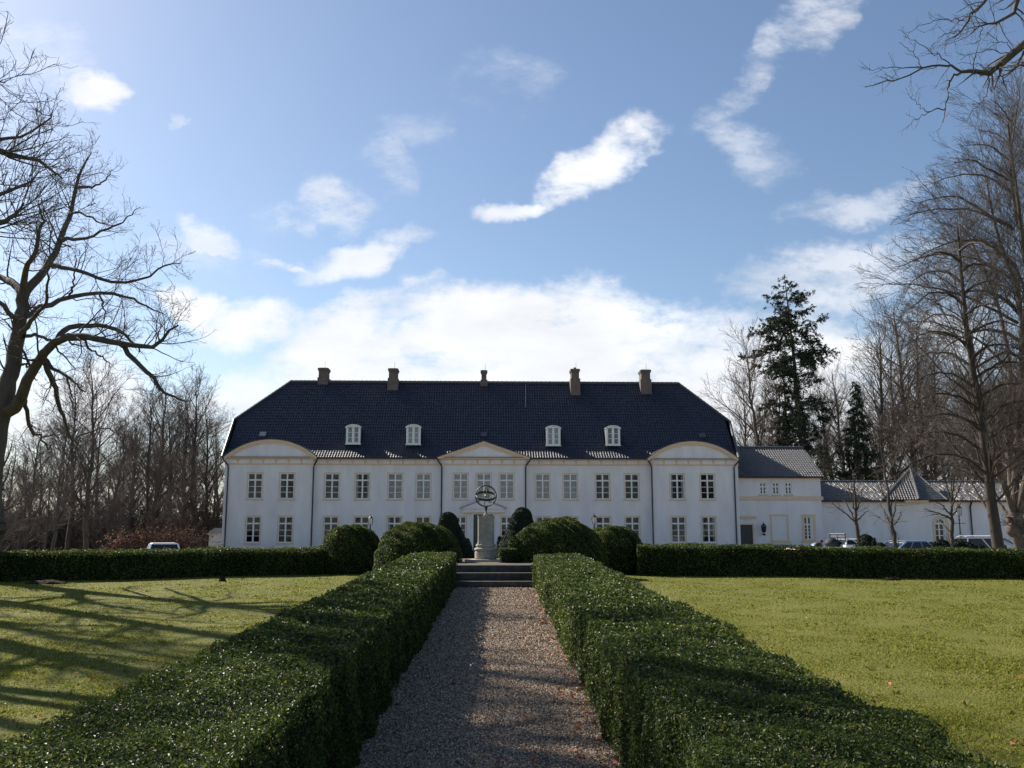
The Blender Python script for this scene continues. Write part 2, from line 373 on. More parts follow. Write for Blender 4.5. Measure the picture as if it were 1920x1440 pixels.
def hedge(name, A, B, wid, hgt, label, group, lod, lump_amp=.036, cat='hedge', mat_leaf='box_leaf', jit=.7, layers=2.4, zt=None):
    """straight clipped hedge from A to B (x,y); lod(dist)->leaf size"""
    rng = np.random.default_rng(abs(hash(A)) % 1000 + 3)
    A = np.array(A, float); B = np.array(B, float); L = np.linalg.norm(B - A); d = (B - A) / L; nrm = np.array([d[1], -d[0]])
    mid = (A + B) / 2; root = empty(name, (mid[0], mid[1], float(gz(mid[0], mid[1]))), label, cat, group)
    org = np.array(root.location)
    hfun = hgt if callable(hgt) else (lambda s: hgt + 0 * s)
    # core: solid near-black block, shade inside the hedge put into its colour
    n = 40; ss = np.linspace(.06, L - .06, n); V = []
    for s in ss:
        p = A + d * s; z = float(gz(p[0], p[1])); h = float(hfun(s))
        for (o_, zz) in ((-wid / 2 + .07, -.05), (-wid / 2 + .07, h - .09), (wid / 2 - .07, h - .09), (wid / 2 - .07, -.05)):
            q = p + nrm * o_; V.append((q[0] - org[0], q[1] - org[1], z + zz - org[2]))
    Fc = []
    for i in range(n - 1):
        for j in range(3): Fc.append((i * 4 + j, i * 4 + j + 1, i * 4 + 5 + j, i * 4 + 4 + j))
    Fc += [(3, 2, 1, 0), ((n - 1) * 4, (n - 1) * 4 + 1, (n - 1) * 4 + 2, (n - 1) * 4 + 3)]
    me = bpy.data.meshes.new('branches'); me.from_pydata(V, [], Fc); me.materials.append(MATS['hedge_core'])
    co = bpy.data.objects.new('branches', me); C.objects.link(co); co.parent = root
    # leaves by segment
    PS, NS, SZ = [], [], []
    seg = np.arange(0, L, .5)
    hm = float(np.mean(hfun(np.array([0., L]))))
    for s0 in seg:
        s1 = min(s0 + .5, L); p = A + d * (s0 + .25); dist = math.hypot(p[0], p[1]) if p[1] > 0 else 12
        sz = lod(dist); dens = layers / (sz * sz * .5)
        for face, ar in (('t', wid), ('l', hm), ('r', hm)):
            k = int(ar * (s1 - s0) * dens)
            s = rng.uniform(s0, s1, k); h = hfun(s); w = rng.uniform(-wid / 2, wid / 2, k)
            if face == 't': off, zz, nn_ = w, h, np.array([0, 0, 1.])
            else:
                sg = -1 if face == 'l' else 1
                off = np.full(k, sg * wid / 2); zz = rng.uniform(0.0, 1, k) * h; nn_ = np.array([nrm[0] * sg, nrm[1] * sg, .25])
            q = A[None] + d[None] * s[:, None] + nrm[None] * off[:, None]
            P = np.stack([q[:, 0], q[:, 1], gz(q[:, 0], q[:, 1]) + zz], 1)
            N = np.repeat(nn_[None], k, 0)
            # round the top edges
            if face == 't':
                e = np.clip((abs(w) - (wid / 2 - .08)) / .08, 0, 1); P[:, 2] -= e * e * .05
                N += np.stack([nrm[0] * np.sign(w) * e, nrm[1] * np.sign(w) * e, 0 * e], 1)
            P += N * (lump(P, 1.4)[:, None] * lump_amp - rng.exponential(.018, k)[:, None] + (rng.random(k)[:, None] > .985) * rng.uniform(0, .06, (k, 1)))
            PS.append(P); NS.append(N); SZ.append(np.full(k, sz) * rng.uniform(.7, 1.25, k))
    for e, sgn in ((0, -1), (L, 1)):
        p = A + d * e; dist = math.hypot(*p) if p[1] > 0 else 12; sz = lod(dist); k = int(wid * hm * layers / (sz * sz * .5))
        off = rng.uniform(-wid / 2, wid / 2, k); zz = rng.uniform(0, 1, k) * float(hfun(np.array([e]))[0] if not isinstance(hgt, (int, float)) else hgt)
        q = p[None] + nrm[None] * off[:, None]; P = np.stack([q[:, 0], q[:, 1], gz(q[:, 0], q[:, 1]) + zz], 1)
        N = np.repeat(np.array([[d[0] * sgn, d[1] * sgn, .2]]), k, 0); P += N * (lump(P, 1.4)[:, None] * lump_amp)
        PS.append(P); NS.append(N); SZ.append(np.full(k, sz))
    P = np.concatenate(PS); N = np.concatenate(NS); SZ = np.concatenate(SZ)
    V, Fc = leaf_mesh(P - org, N, SZ, rng, jit)
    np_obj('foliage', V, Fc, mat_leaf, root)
    return root


near_lod = lambda d: float(np.clip(.0042 * d, .019, .045))
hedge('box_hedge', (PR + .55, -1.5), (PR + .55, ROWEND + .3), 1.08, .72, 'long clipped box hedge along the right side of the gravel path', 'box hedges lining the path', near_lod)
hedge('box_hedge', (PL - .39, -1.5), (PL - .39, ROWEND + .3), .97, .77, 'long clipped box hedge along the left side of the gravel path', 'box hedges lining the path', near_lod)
far_lod = lambda d: .052


def gp(x, Yd):  # x pixel -> world x at depth Yd on the horizon
    return at(x, 1000, Yd).x


a_, b_ = gp(-240, 22.2), gp(604, 26.3)
hedge('box_hedge', (b_, 26.3), (a_, 22.2), .8, lambda s: .70 + 0 * s, 'low dark hedge across the far edge of the left lawn', 'hedges across the lawns', far_lod)
a_, b_ = gp(1195, 25.7), gp(2150, 23.6)
hedge('box_hedge', (a_, 25.7), (b_, 23.6), .8, lambda s: .82 - .012 * s, 'low dark hedge across the far edge of the right lawn', 'hedges across the lawns', far_lod)


def topiary(name, cx, cy, rx, ry, hgt, label, shape='mound', group=None, m='box_leaf', sz=.045, base=None, cat='topiary bush', lean=0, lmp=.075, jit=.7, expo=2.6):
    rng = np.random.default_rng(int(abs(cx * 91 + cy * 37)) % 9999)
    z0 = float(gz(cx, cy)) - .05 if base is None else base
    root = empty(name, (cx, cy, z0), label, cat, group)
    def surf(th, t):
        if shape == 'mound':   # superellipse profile
            a = t * PI / 2; r = np.cos(a) ** (2 / expo); z = np.sin(a) ** (2 / expo) * hgt
        else:                   # rounded cone
            z = t * hgt; r = np.where(t < .84, 1 - .70 * t / .84, .30 * np.sqrt(np.clip(1 - ((t - .84) / .16) ** 2, 0, 1)))
            r = r * (1 - .0 * t)
        return np.stack([rx * r * np.cos(th) + lean * z, ry * r * np.sin(th), z], -1)
    area = 2 * PI * math.sqrt((rx * rx + ry * ry) / 2) * (hgt * 1.15) if shape == 'mound' else PI * rx * math.hypot(rx, hgt) * 1.4
    n = int(area * 2.6 / (sz * sz * .5))
    th = rng.uniform(0, 2 * PI, n); t = rng.uniform(0, 1, n) if shape == 'mound' else 1 - np.sqrt(rng.uniform(0, 1, n))
    if shape != 'mound': t = np.concatenate([t[:n * 3 // 4], rng.uniform(.7, 1, n - n * 3 // 4)])
    e = 1e-3; t = np.clip(t, 0, .999)
    P = surf(th, t); N = unit(np.cross(surf(th + e, t) - P, surf(th, np.clip(t + e, 0, 1)) - P)); N[~np.isfinite(N).all(1)] = (0, 0, 1)
    P = P + N * (lump(P + (cx, cy, 0), 1.2)[:, None] * lmp - rng.exponential(.02, n)[:, None])
    V, Fc = leaf_mesh(P, N, sz * rng.uniform(.7, 1.25, n), rng, jit)
    np_obj('foliage', V, Fc, m, root)
    a = np.linspace(0, 2 * PI, 25)[:-1]; tt = np.linspace(0, .995, 12); TH, T2 = np.meshgrid(a, tt)
    Pc = surf(TH.ravel(), T2.ravel()) * np.array([.93, .93, .93]); k = len(a)
    Fc = [(i * k + j, i * k + (j + 1) % k, (i + 1) * k + (j + 1) % k, (i + 1) * k + j) for i in range(len(tt) - 1) for j in range(k)]
    np_obj('branches', Pc, np.array(Fc), 'hedge_core', root)  # solid dark core, the bush's inner shade put into its colour
    return root


def topi_px(name, x0, x1, ytop, Yd, label, depth=1.0, shape='mound', **kw):
    xa, xb = at(x0, 1000, Yd).x, at(x1, 1000, Yd).x; zt = at((x0 + x1) / 2, ytop, Yd).z; cx = (xa + xb) / 2; b = kw.get('base'); z0 = float(gz(cx, Yd)) - .05 if b is None else b
    return topiary(name, cx, Yd, (xb - xa) / 2, (xb - xa) / 2 * depth, zt - z0, label, shape, **kw)


topi_px('topiary_mound', 598, 724, 984, 26.6, 'rounded clipped box mound, leftmost beside the steps', group='clipped mounds flanking the steps')
topi_px('topiary_mound', 699, 868, 981, 24.4, 'broad clipped box mound just left of the stone column', group='clipped mounds flanking the steps', depth=.8)
topi_px('topiary_mound', 944, 1140, 976, 24.6, 'broad clipped box mound just right of the stone column', group='clipped mounds flanking the steps', depth=.8)
topi_px('topiary_mound', 1092, 1210, 986, 26.6, 'rounded clipped box mound, rightmost beside the steps', group='clipped mounds flanking the steps')
topi_px('yew_cone', 786, 906, 960, 29, 'dark round-topped yew cone left of the stone column', shape='cone', m='yew', sz=.035, lmp=.03, lean=-.06, group='yew cones before the door', base=.3)
topi_px('yew_cone', 906, 1036, 951, 28.4, 'dark round-topped yew cone right of the stone column', shape='cone', m='yew', sz=.035, lmp=.03, lean=.06, group='yew cones before the door', base=.3)
topi_px('box_block', 935, 972, 1028, 23.6, 'small sunlit box block right of the column base', group='small box blocks by the column', base=.9, expo=7, sz=.03, lmp=.015)
topi_px('box_block', 842, 862, 1029, 23.6, 'small shaded box block left of the column base', group='small box blocks by the column', base=.9, expo=7, sz=.03, lmp=.015)
topi_px('box_ball', 868, 888, 1008, 40, 'small dark box ball left of the green front door', group='box balls by the front door', m='yew', sz=.05)
topi_px('box_ball', 928, 944, 1008, 40, 'small dark box ball right of the green front door', group='box balls by the front door', m='yew', sz=.05)
topi_px('topiary_dome', 1602, 1644, 1006, 34, 'tall clipped dome bush beside the white pickup', m='yew', sz=.05)
topi_px('topiary_cone', 1622, 1656, 1006, 33.2, 'pointed clipped cone bush beside the dome bush', m='yew', sz=.05, shape='cone')
topi_px('topiary_dome', 1634, 1668, 1019, 32.4, 'low clipped dome bush in front of the parked cars', m='yew', sz=.05)
for i, (x0, x1, yt) in enumerate(((1742, 1790, 1012), (1780, 1835, 1015), (1822, 1850, 1020))):
    topi_px('shrub', x0, x1, yt, 33 + i * .4, ['loose dark evergreen shrub below the arched window', 'loose dark evergreen shrub under the lamp post', 'small dark evergreen shrub left of the silver car'][i], m='yew', sz=.07, lmp=.16, cat='shrub', group='loose shrubs behind the right hedge', jit=1.2)

# ------------------------------------------------------------------ steps, terrace, column
st = empty('stone_steps', (-.16, 21.3, .445), 'dark worn stone steps climbing from the gravel path to the column', 'steps')
for i, (y0, z1) in enumerate(((21.0, .60), (21.35, .77), (21.7, .93))):
    MB().box(-1.14 + .16, .98 + .16 - .1 * i, y0 - 21.3, y0 - 21.3 + (.42 if i < 2 else .6), -.1 if i == 0 else (z1 - .36) - .445, z1 - .445).build('step', 'stone_steps', st, bevel=.015)
tr = MB().box(-2.0, 2.0, 22.3, 27.6, .35, .925).build('terrace', 'gravel_ground'); tag(tr, kind='structure')
cp = at(911, 1050, 24.7); cz = .925
cl = empty('sundial_column', (cp.x, cp.y, cz), 'weathered pale stone column carrying the iron armillary sphere', 'column', rz=R(-12))
zt = at(911, 967, 24.7).z - cz
MB().box(-.46, .46, -.46, .46, -.02, .06).build('base_slab', 'stone_column', cl, bevel=.02)
q = MB().lathe([(.28, .06), (.29, .09), (.29, .24), (.28, .27)], n=32); q.build('plinth', 'stone_column', cl, smooth=False, bevel=.01)
MB().lathe([(.27, .27), (.30, .29), (.305, .32), (.29, .345), (.25, .355), (.24, .375), (.262, .39), (.265, .42), (.25, .44), (.235, .455)], n=40).build('moulding', 'stone_column', cl, smooth=True)
s_ = .19; c_ = .04
q = MB(); i0 = 0
prof = [(-s_, -s_ + c_), (-s_ + c_, -s_), (s_ - c_, -s_), (s_, -s_ + c_), (s_, s_ - c_), (s_ - c_, s_), (-s_ + c_, s_), (-s_, s_ - c_)]
zz = [.45, .50, zt - .06, zt - .03, zt - .03, zt]; sc = [1.06, 1, 1, 1, 1.05, 1.05]
for z, k in zip(zz, sc): q.v += [(x * k, y * k, z) for x, y in prof]
for k in range(len(zz) - 1):
    for j in range(8): q.f.append((k * 8 + j, k * 8 + (j + 1) % 8, k * 8 + 8 + (j + 1) % 8, k * 8 + 8 + j))
q.f.append(tuple(range(7, -1, -1))); q.f.append(tuple(range(40, 48)))
q.build('shaft', 'stone_column', cl)
q = MB()   # raised flutes on the front of the shaft
for k in range(6): q.box(-.125 + k * .045, -.112 + k * .045, -s_ - .008, -s_ + .01, .58, zt - .1)
q.build('fluting', 'stone_column', cl)
sp_c = at(911, 930, 24.7)
ar = empty('armillary_sphere', (cp.x, cp.y, cz + zt), 'dark iron armillary sphere with arrow on top of the stone column', 'sundial')
rc = (sp_c.x - cp.x, 0, sp_c.z - cz - zt); RS = .275
MB().lathe([(.07, 0), (.075, .015), (.05, .04), (.06, .06), (.02, .08)], n=20).build('foot', 'stone_column', ar, smooth=True)
stem_top = rc[2] - RS
MB().lathe([(.018, .07), (.022, stem_top * .35), (.016, stem_top * .5), (.03, stem_top * .62), (.045, stem_top * .9), (.06, stem_top), (.03, stem_top + .02)], n=16).build('stem', 'verdigris_iron', ar, smooth=True)
I3 = Matrix.Identity(3)
rx = lambda a: Matrix.Rotation(a, 3, 'X'); ry = lambda a: Matrix.Rotation(a, 3, 'Y'); rz_ = lambda a: Matrix.Rotation(a, 3, 'Z')
q = MB().torus(rc, RS, .0155, rx(PI / 2), flat=1.6); q.build('meridian_ring', 'verdigris_iron', ar, smooth=True)
for nm, M, rr, fl, th in (('equator_ring', rx(R(25)) @ ry(R(2)), RS * .97, 3.4, .010), ('colure_ring', rz_(R(78)) @ rx(PI / 2), RS * .95, 1.0, .007), ('colure_ring', rz_(R(28)) @ rx(PI / 2), RS * .95, 1.0, .006)):
    MB().torus(rc, rr, th, M, flat=fl).build(nm, 'verdigris_iron', ar, smooth=True)
ax = Vector((.12, -.10, 1)).normalized()
MB().tube([Vector(rc) - ax * (RS + .03), Vector(rc) + ax * (RS + .03)], .006, 6).build('arrow_shaft', 'brass', ar)
q = MB()
for k in range(4):
    w = k * PI / 2; p = Vector(rc) + (RS + .008) * Vector((math.cos(w), 0, math.sin(w)))
    MB().lathe([(.004, p.z - .02), (.014, p.z), (.004, p.z + .02)], cx=p.x, n=8).build('stud', 'verdigris_iron', ar)
MB().lathe([(.02, rc[2] - .03), (.035, rc[2]), (.02, rc[2] + .03)], cx=rc[0], n=12).build('inner_globe', 'brass', ar, smooth=True)

# ------------------------------------------------------------------ manor house
HY = 70.0; HROT = R(0.9)
h0 = at(907, 1000, HY)
house = empty('manor_house', (h0.x, HY, 0), 'long white two-storey manor house with dark tiled hipped roof and arched end pediments', 'house', rz=HROT)
HM = Matrix.Rotation(HROT, 3, 'Z'); HMi = HM.inverted(); HO = Vector((h0.x, HY, 0)); CE = HMi @ (Vector((0, 0, EYE)) - HO)


def fl(x, y, ly=0.0):
    d = HMi @ ray(x, y); t = (ly - CE.y) / d.y; p = CE + d * t
    return p.x, p.z


def fx(x, y=900, ly=0.0): return fl(x, y, ly)[0]
def fz(y, ly=0.0, x=907): return fl(x, y, ly)[1]


EZ = fz(859); XL = fx(421, 930); XR = fx(1384, 930)
DEPTH = 13.0; PJ = -.25
winU = [478, 538, 622.5, 679.4, 741, 794, 863.5, 907, 950, 1017.5, 1069.5, 1130, 1184.5, 1270, 1326.7]
segs = [(XL, fx(590, 880), PJ, [0, 1]), (fx(590, 880), fx(826, 880), 0, [2, 3, 4, 5]), (fx(826, 880), fx(987, 880), PJ, [6, 7, 8]), (fx(987, 880), fx(1220, 880), 0, [9, 10, 11, 12]), (fx(1220, 880), XR, PJ, [13, 14])]
WU0, WU1 = fz(936), fz(888); WL0, WL1 = fz(1017.5), fz(968.5); WW = 27 / 24.9
DX0, DX1 = fx(885, 1000, PJ), fx(927, 1000, PJ); DZ1 = fz(962, PJ)


def wall_with_holes(q, x0, x1, z0, z1, y, holes, depth=.16, axis='x'):
    xs = sorted({x0, x1, *[h[0] for h in holes], *[h[1] for h in holes]}); zs = sorted({z0, z1, *[h[2] for h in holes], *[h[3] for h in holes]})
    for i in range(len(xs) - 1):
        for j in range(len(zs) - 1):
            cx, cz_ = (xs[i] + xs[i + 1]) / 2, (zs[j] + zs[j + 1]) / 2
            if any(h[0] < cx < h[1] and h[2] < cz_ < h[3] for h in holes): continue
            q.face((xs[i], y, zs[j]), (xs[i + 1], y, zs[j]), (xs[i + 1], y, zs[j + 1]), (xs[i], y, zs[j + 1]))
    for (a, b, c, d) in holes:
        q.face((a, y, c), (a, y, d), (a, y + depth, d), (a, y + depth, c)); q.face((b, y, c), (b, y + depth, c), (b, y + depth, d), (b, y, d))
        q.face((a, y, d), (b, y, d), (b, y + depth, d), (a, y + depth, d)); q.face((a, y, c), (a, y + depth, c), (b, y + depth, c), (b, y, c))


wq = MB(); holes_all = []
for (a, b, yy_, ids) in segs:
    holes = []
    for k in ids:
        c = fx(winU[k], 912, yy_)
        holes.append((c - WW / 2, c + WW / 2, WU0, WU1)); holes_all.append((c, yy_, WU0, WU1, k, 'u'))
        if k == 7: continue
        w2 = WW if k not in (6, 8) else WW * .8
        holes.append((c - w2 / 2, c + w2 / 2, WL0, WL1)); holes_all.append((c, yy_, WL0, WL1, k, 'l'))
    if yy_ == PJ and 7 in ids: holes.append((DX0, DX1, .1, DZ1))
    wall_with_holes(wq, a, b, .0, EZ, yy_, holes)
for x in (segs[0][1], segs[2][0], segs[2][1], segs[4][0]): wq.face((x, PJ, 0), (x, 0, 0), (x, 0, EZ), (x, PJ, EZ))
wq.face((XL, PJ, 0), (XL, PJ, EZ), (XL, DEPTH, EZ), (XL, DEPTH, 0)); wq.face((XR, PJ, 0), (XR, DEPTH, 0), (XR, DEPTH, EZ), (XR, PJ, EZ))
wq.face((XL, DEPTH, 0), (XL, DEPTH, EZ), (XR, DEPTH, EZ), (XR, DEPTH, 0))
wq.build('wall', 'plaster', house)
MB().box(XL + .3, XR - .3, 1.2, 1.3, .1, EZ).box(XL + .3, XR - .3, .25, 1.19, (WL1 + WU0) / 2 - .05, (WL1 + WU0) / 2 + .05).build('dark_backing', 'dark_room', house)  # dark sheets close behind the panes, room shade put into their colour
MB().box(XL - .04, segs[0][1] + .04, PJ - .05, PJ + .2, -.3, fz(1028.5)).box(segs[0][1] + .042, segs[2][0] - .042, -.05, .05, -.3, fz(1028.5)).box(segs[2][0] - .04, DX0, PJ - .05, PJ + .2, -.3, fz(1028.5)) \
    .box(DX1, segs[2][1] + .04, PJ - .05, PJ + .2, -.3, fz(1028.5)).box(segs[2][1] + .042, segs[4][0] - .042, -.05, .05, -.3, fz(1028.5)).box(segs[4][0] - .04, XR + .04, PJ - .05, PJ + .2, -.3, fz(1028.5)).build('plinth', 'plinth_grey', house)

# window prototypes (local: x centred, y=0 at wall face, z from 0)


def window_set(w, h, parent, x, y, z, name='window', rows=3, top=.27, curtain=0, surround=True, cache={}):
    key = (round(w, 2), round(h, 2), rows, round(top, 2), surround)
    if key not in cache:
        s = .055
        if surround:
            a = MB(); 
            for (x0, x1, z0, z1) in ((-w / 2 - s, -w / 2, -.02, h + s), (w / 2, w / 2 + s, -.02, h + s), (-w / 2, w / 2, h, h + s)): a.box(x0, x1, -.022, .03, z0, z1)
        else:
            a = MB(); a.box(-w / 2 - .001, w / 2 + .001, -.004, .03, h, h + .02)
        sur = a.mesh('window')
        f = MB(); b = .075; yb, ye = .05, .10
        f.box(-w / 2, -w / 2 + b, yb, ye, 0, h).box(w / 2 - b, w / 2, yb, ye, 0, h).box(-w / 2 + b, w / 2 - b, yb, ye, 0, b).box(-w / 2 + b, w / 2 - b, yb, ye, h - b, h)
        zt_ = h * (1 - top)
        f.box(-w / 2 + b, w / 2 - b, yb - .012, ye - .002, zt_ - .055, zt_ + .055)
        f.box(-.055, .055, yb - .006, ye - .003, b, zt_ - .055).box(-.055, .055, yb - .006, ye - .003, zt_ + .055, h - b)
        for k in range(1, rows):
            zc = b + (zt_ - .055 - b) * k / rows
            f.box(-w / 2 + b, -.055, yb + .004, ye - .006, zc - .018, zc + .018).box(.055, w / 2 - b, yb + .004, ye - .006, zc - .018, zc + .018)
        fr_ = f.mesh('window_frame')
        p = MB(); p.face((-w / 2 + .03, .085, .03), (w / 2 - .03, .085, .03), (w / 2 - .03, .085, h - .03), (-w / 2 + .03, .085, h - .03)); pm = p.mesh('pane')
        sl = MB(); sl.prism([(-w / 2 - .1, -.085), (w / 2 + .1, -.085), (w / 2 + .1, -.02), (-w / 2 - .1, -.02)], -.11, .06); sm = sl.mesh('window_sill')
        cu = MB(); n = 14
        for k in range(n * 2):
            for sgn in (-1, 1):
                pass
        pts = [(-w / 2 + .02 + (w - .04) * k / 40, .17 + .018 * math.sin(k * 1.9)) for k in range(41)]
        for k in range(40): cu.face((pts[k][0], pts[k][1], .02), (pts[k + 1][0], pts[k + 1][1], .02), (pts[k + 1][0], pts[k + 1][1], h - .02), (pts[k][0], pts[k][1], h - .02))
        cm = cu.mesh('curtain')
        hc = MB()
        for sg in (-1, 1):
            pts = [(sg * (w / 2 - .02 - .2 * k / 12), .16 + .02 * math.sin(k * 1.7)) for k in range(13)]
            for k in range(12): hc.face((pts[k][0], pts[k][1], .02), (pts[k + 1][0], pts[k + 1][1], .02), (pts[k + 1][0], pts[k + 1][1], h - .02), (pts[k][0], pts[k][1], h - .02))
        hm_ = hc.mesh('curtain')
        for me, mm in ((sur, 'ochre_trim' if surround else 'white_paint'), (fr_, 'white_paint'), (pm, 'glass'), (sm, 'ochre_trim'), (cm, 'curtain'), (hm_, 'curtain')): me.materials.append(MATS[mm])
        cache[key] = (sur, fr_, pm, sm, cm, hm_)
    sur, fr_, pm, sm, cm, hm_ = cache[key]
    r = bpy.data.objects.new(name, sur); C.objects.link(r); r.parent = parent; r.location = (x, y, z)
    for nm, me in (('window_frame', fr_), ('pane', pm), ('window_sill', sm)) + ((('curtain', cm),) if curtain == 1 else (('curtain', hm_),) if curtain == 2 else ()):
        c = bpy.data.objects.new(nm, me); C.objects.link(c); c.parent = r
    return r


for (c, y, z0, z1, k, lv) in holes_all:
    w2 = WW if not (lv == 'l' and k in (6, 8)) else WW * .8
    cu = 1 if (lv == 'u' and 4 <= k <= 10) else (2 if (k * 7 + (lv == 'l') * 3) % 5 == 1 else 0)
    window_set(w2, z1 - z0, house, c, y, z0, curtain=cu)
# front door with small pediment
dr = MB().box(DX0 + .02, DX1 - .02, PJ + .08, PJ + .14, .15, DZ1 - .02).build('front_door', 'door_green', house)
q = MB(); dc = (DX0 + DX1) / 2
for sg in (-1, 1):
    for (z0, z1) in ((.35, .95), (1.1, 1.75), (1.9, 2.35)):
        a0, a1 = sorted((dc + sg * .12, dc + sg * .62)); q.box(a0, a1, PJ + .055, PJ + .079, z0, z1)
q.build('door_panel', 'door_green', dr)
MB().lathe([(.03, 1.2), (.04, 1.23), (.03, 1.26)], cx=dc + .06, cy=PJ + .03, n=10).build('handle', 'brass', dr)
f = MB(); f.box(DX0 - .0, DX0 + .1, PJ - .03, PJ + .07, .1, DZ1).box(DX1 - .1, DX1, PJ - .03, PJ + .07, .1, DZ1).box(DX0 + .1, DX1 - .1, PJ - .03, PJ + .07, DZ1 - .1, DZ1); f.build('door_frame', 'white_paint', dr)
px0, pz0 = fl(864, 954, PJ); px1, _ = fl(949, 954, PJ); pxc, pz1 = fl(906.5, 938, PJ); zb = fz(960, PJ)
MB().prism([(px0, pz0), (px1, pz0), (pxc, pz1)], PJ - .32, PJ + .01).prism([(px0 + .15, zb), (px1 - .15, zb), (px1 - .15, pz0 - .002), (px0 + .15, pz0 - .002)], PJ - .2, PJ + .012).build('door_pediment', 'plaster', house)
q = MB(); q.strip([(px0 - .05, pz0), (pxc, pz1), (px1 + .05, pz0)], [(px0 - .05, pz0 + .09), (pxc, pz1 + .09), (px1 + .05, pz0 + .09)], PJ - .38, PJ + .013); q.build('pediment_moulding', 'plinth_grey', house)
q = MB(); q.box(px0 + .1, px1 - .1, PJ - .24, PJ + .014, zb - .08, zb - .003); q.build('door_cornice', 'ochre_trim', house)

# cornice: beige bands with white panels
CZ1 = fz(858); CZ0 = fz(872.5)
q = MB(); qw = MB()
for (a, b, y, ids) in segs:
    q.box(a - (.03 if y == PJ else -.0), b + (.03 if y == PJ else 0), y - .05, y + .0 - .001, CZ0, CZ1)
    q.box(a - (.12 if y == PJ else -.16), b + (.12 if y == PJ else -.16), y - .26, y - .052, CZ1 - .12, CZ1 - .002)
    q.box(a - (.06 if y == PJ else -.1), b + (.06 if y == PJ else -.1), y - .12, y - .053, CZ1 - .17, CZ1 - .123)
    q.box(a - (.05 if y == PJ else -.1), b + (.05 if y == PJ else -.1), y - .085, y - .054, CZ0, CZ0 + .07)
    n = max(3, round((b - a) / .9)); pt = (b - a) / n
    for k in range(n):
        c = a + pt * (k + .5); w = pt * .5 - .055; z0, z1 = CZ0 + .09, CZ1 - .19
        qw.prism([(c - w, z0), (c + w, z0), (c + w * .97, z0 + (z1 - z0) * .5), (c + w * .82, z1), (c - w * .82, z1), (c - w * .97, z0 + (z1 - z0) * .5)], y - .07, y - .0505)
q.build('cornice', 'ochre_trim', house); qw.build('frieze_panel', 'plaster', house)


# pantiled roof slopes -------------------------------------------------
def pantile(name, prof, xlim, m, parent, pitch=.2, course=.34, amp=.036, M=None, sub=9):
    """prof: list of (y,z) from eave to ridge; xlim(s)->(x0,x1) where s is distance up the slope"""
    pr = np.array(prof, float); seg = np.linalg.norm(np.diff(pr, axis=0), axis=1); cum = np.concatenate([[0], np.cumsum(seg)]); Ls = cum[-1]
    nC = int(math.ceil(Ls / course)); ss = []; hh = []
    for k in range(nC):
        s0, s1 = k * course, min((k + 1) * course, Ls)
        ss += [s0 + 1e-3, s1 - 1e-3]; hh += [.03, .0]
    ss = np.array(ss); hh = np.array(hh)
    yv = np.interp(ss, cum, pr[:, 0]); zv = np.interp(ss, cum, pr[:, 1])
    idx = np.clip(np.searchsorted(cum, ss, 'right') - 1, 0, len(seg) - 1); tan = (pr[idx + 1] - pr[idx]) / seg[idx][:, None]
    nor = np.stack([-tan[:, 1], tan[:, 0]], 1)
    if nor[0, 1] < 0: nor = -nor
    xa = min(xlim(0)[0], xlim(Ls)[0]); xb = max(xlim(0)[1], xlim(Ls)[1])
    xs = np.arange(xa, xb + pitch / sub, pitch / sub)
    lims = np.array([xlim(s) for s in ss])
    Xg = np.clip(xs[None, :], lims[:, :1], lims[:, 1:])
    ph = (Xg / pitch) % 1.0
    wave = amp * (np.where(ph < .62, np.sin(ph / .62 * PI), -.35 * np.sin((ph - .62) / .38 * PI)))
    rngt = np.random.default_rng(2); jig = rngt.normal(0, .004, (nC, int((xb - xa) / pitch) + 3)); ti = np.clip(((Xg - xa) / pitch).astype(int), 0, jig.shape[1] - 1)
    jj_ = jig[np.repeat(np.arange(nC), 2)[:, None], ti]
    D = wave + hh[:, None] + jj_ + .01
    V = np.stack([Xg, yv[:, None] + nor[:, :1] * D, zv[:, None] + nor[:, 1:] * D], -1)
    nr, ncl = Xg.shape
    V = V.reshape(-1, 3)
    ii, jj = np.meshgrid(np.arange(ncl - 1), np.arange(nr - 1)); b0 = (jj * ncl + ii).ravel()
    Fc = np.stack([b0, b0 + 1, b0 + ncl + 1, b0 + ncl], 1)
    if M is not None: V = (np.array(M.to_3x3()) @ V.T).T + np.array(M.translation)
    # drop collapsed faces
    A = np.abs(V[Fc[:, 0]] - V[Fc[:, 1]]).sum(1) + np.abs(V[Fc[:, 2]] - V[Fc[:, 3]]).sum(1)
    return np_obj(name, V, Fc[A > 1e-6], m, parent, smooth=False)


def ridge(name, a, b, m, parent, r=.11):
    a, b = Vector(a), Vector(b); L = (b - a).length; n = int(L / .36); q = MB()
    for k in range(n):
        p0 = a.lerp(b, k / n); p1 = a.lerp(b, (k + 1.05) / n); q.tube([p0, p1], [r * 1.12, r * .93], 8)
    return q.build(name, m, parent)


EY = -.50                                 # eave line
RY = DEPTH / 2
RZl = fl(545, 716.5, RY); RZr = fl(1272, 719.5, RY); RZ = (RZl[1] + RZr[1]) / 2
k1y, k1z = .90, EZ + .74
prof = [(EY, EZ - .02), (k1y, k1z), (RY, RZ)]
BL = None
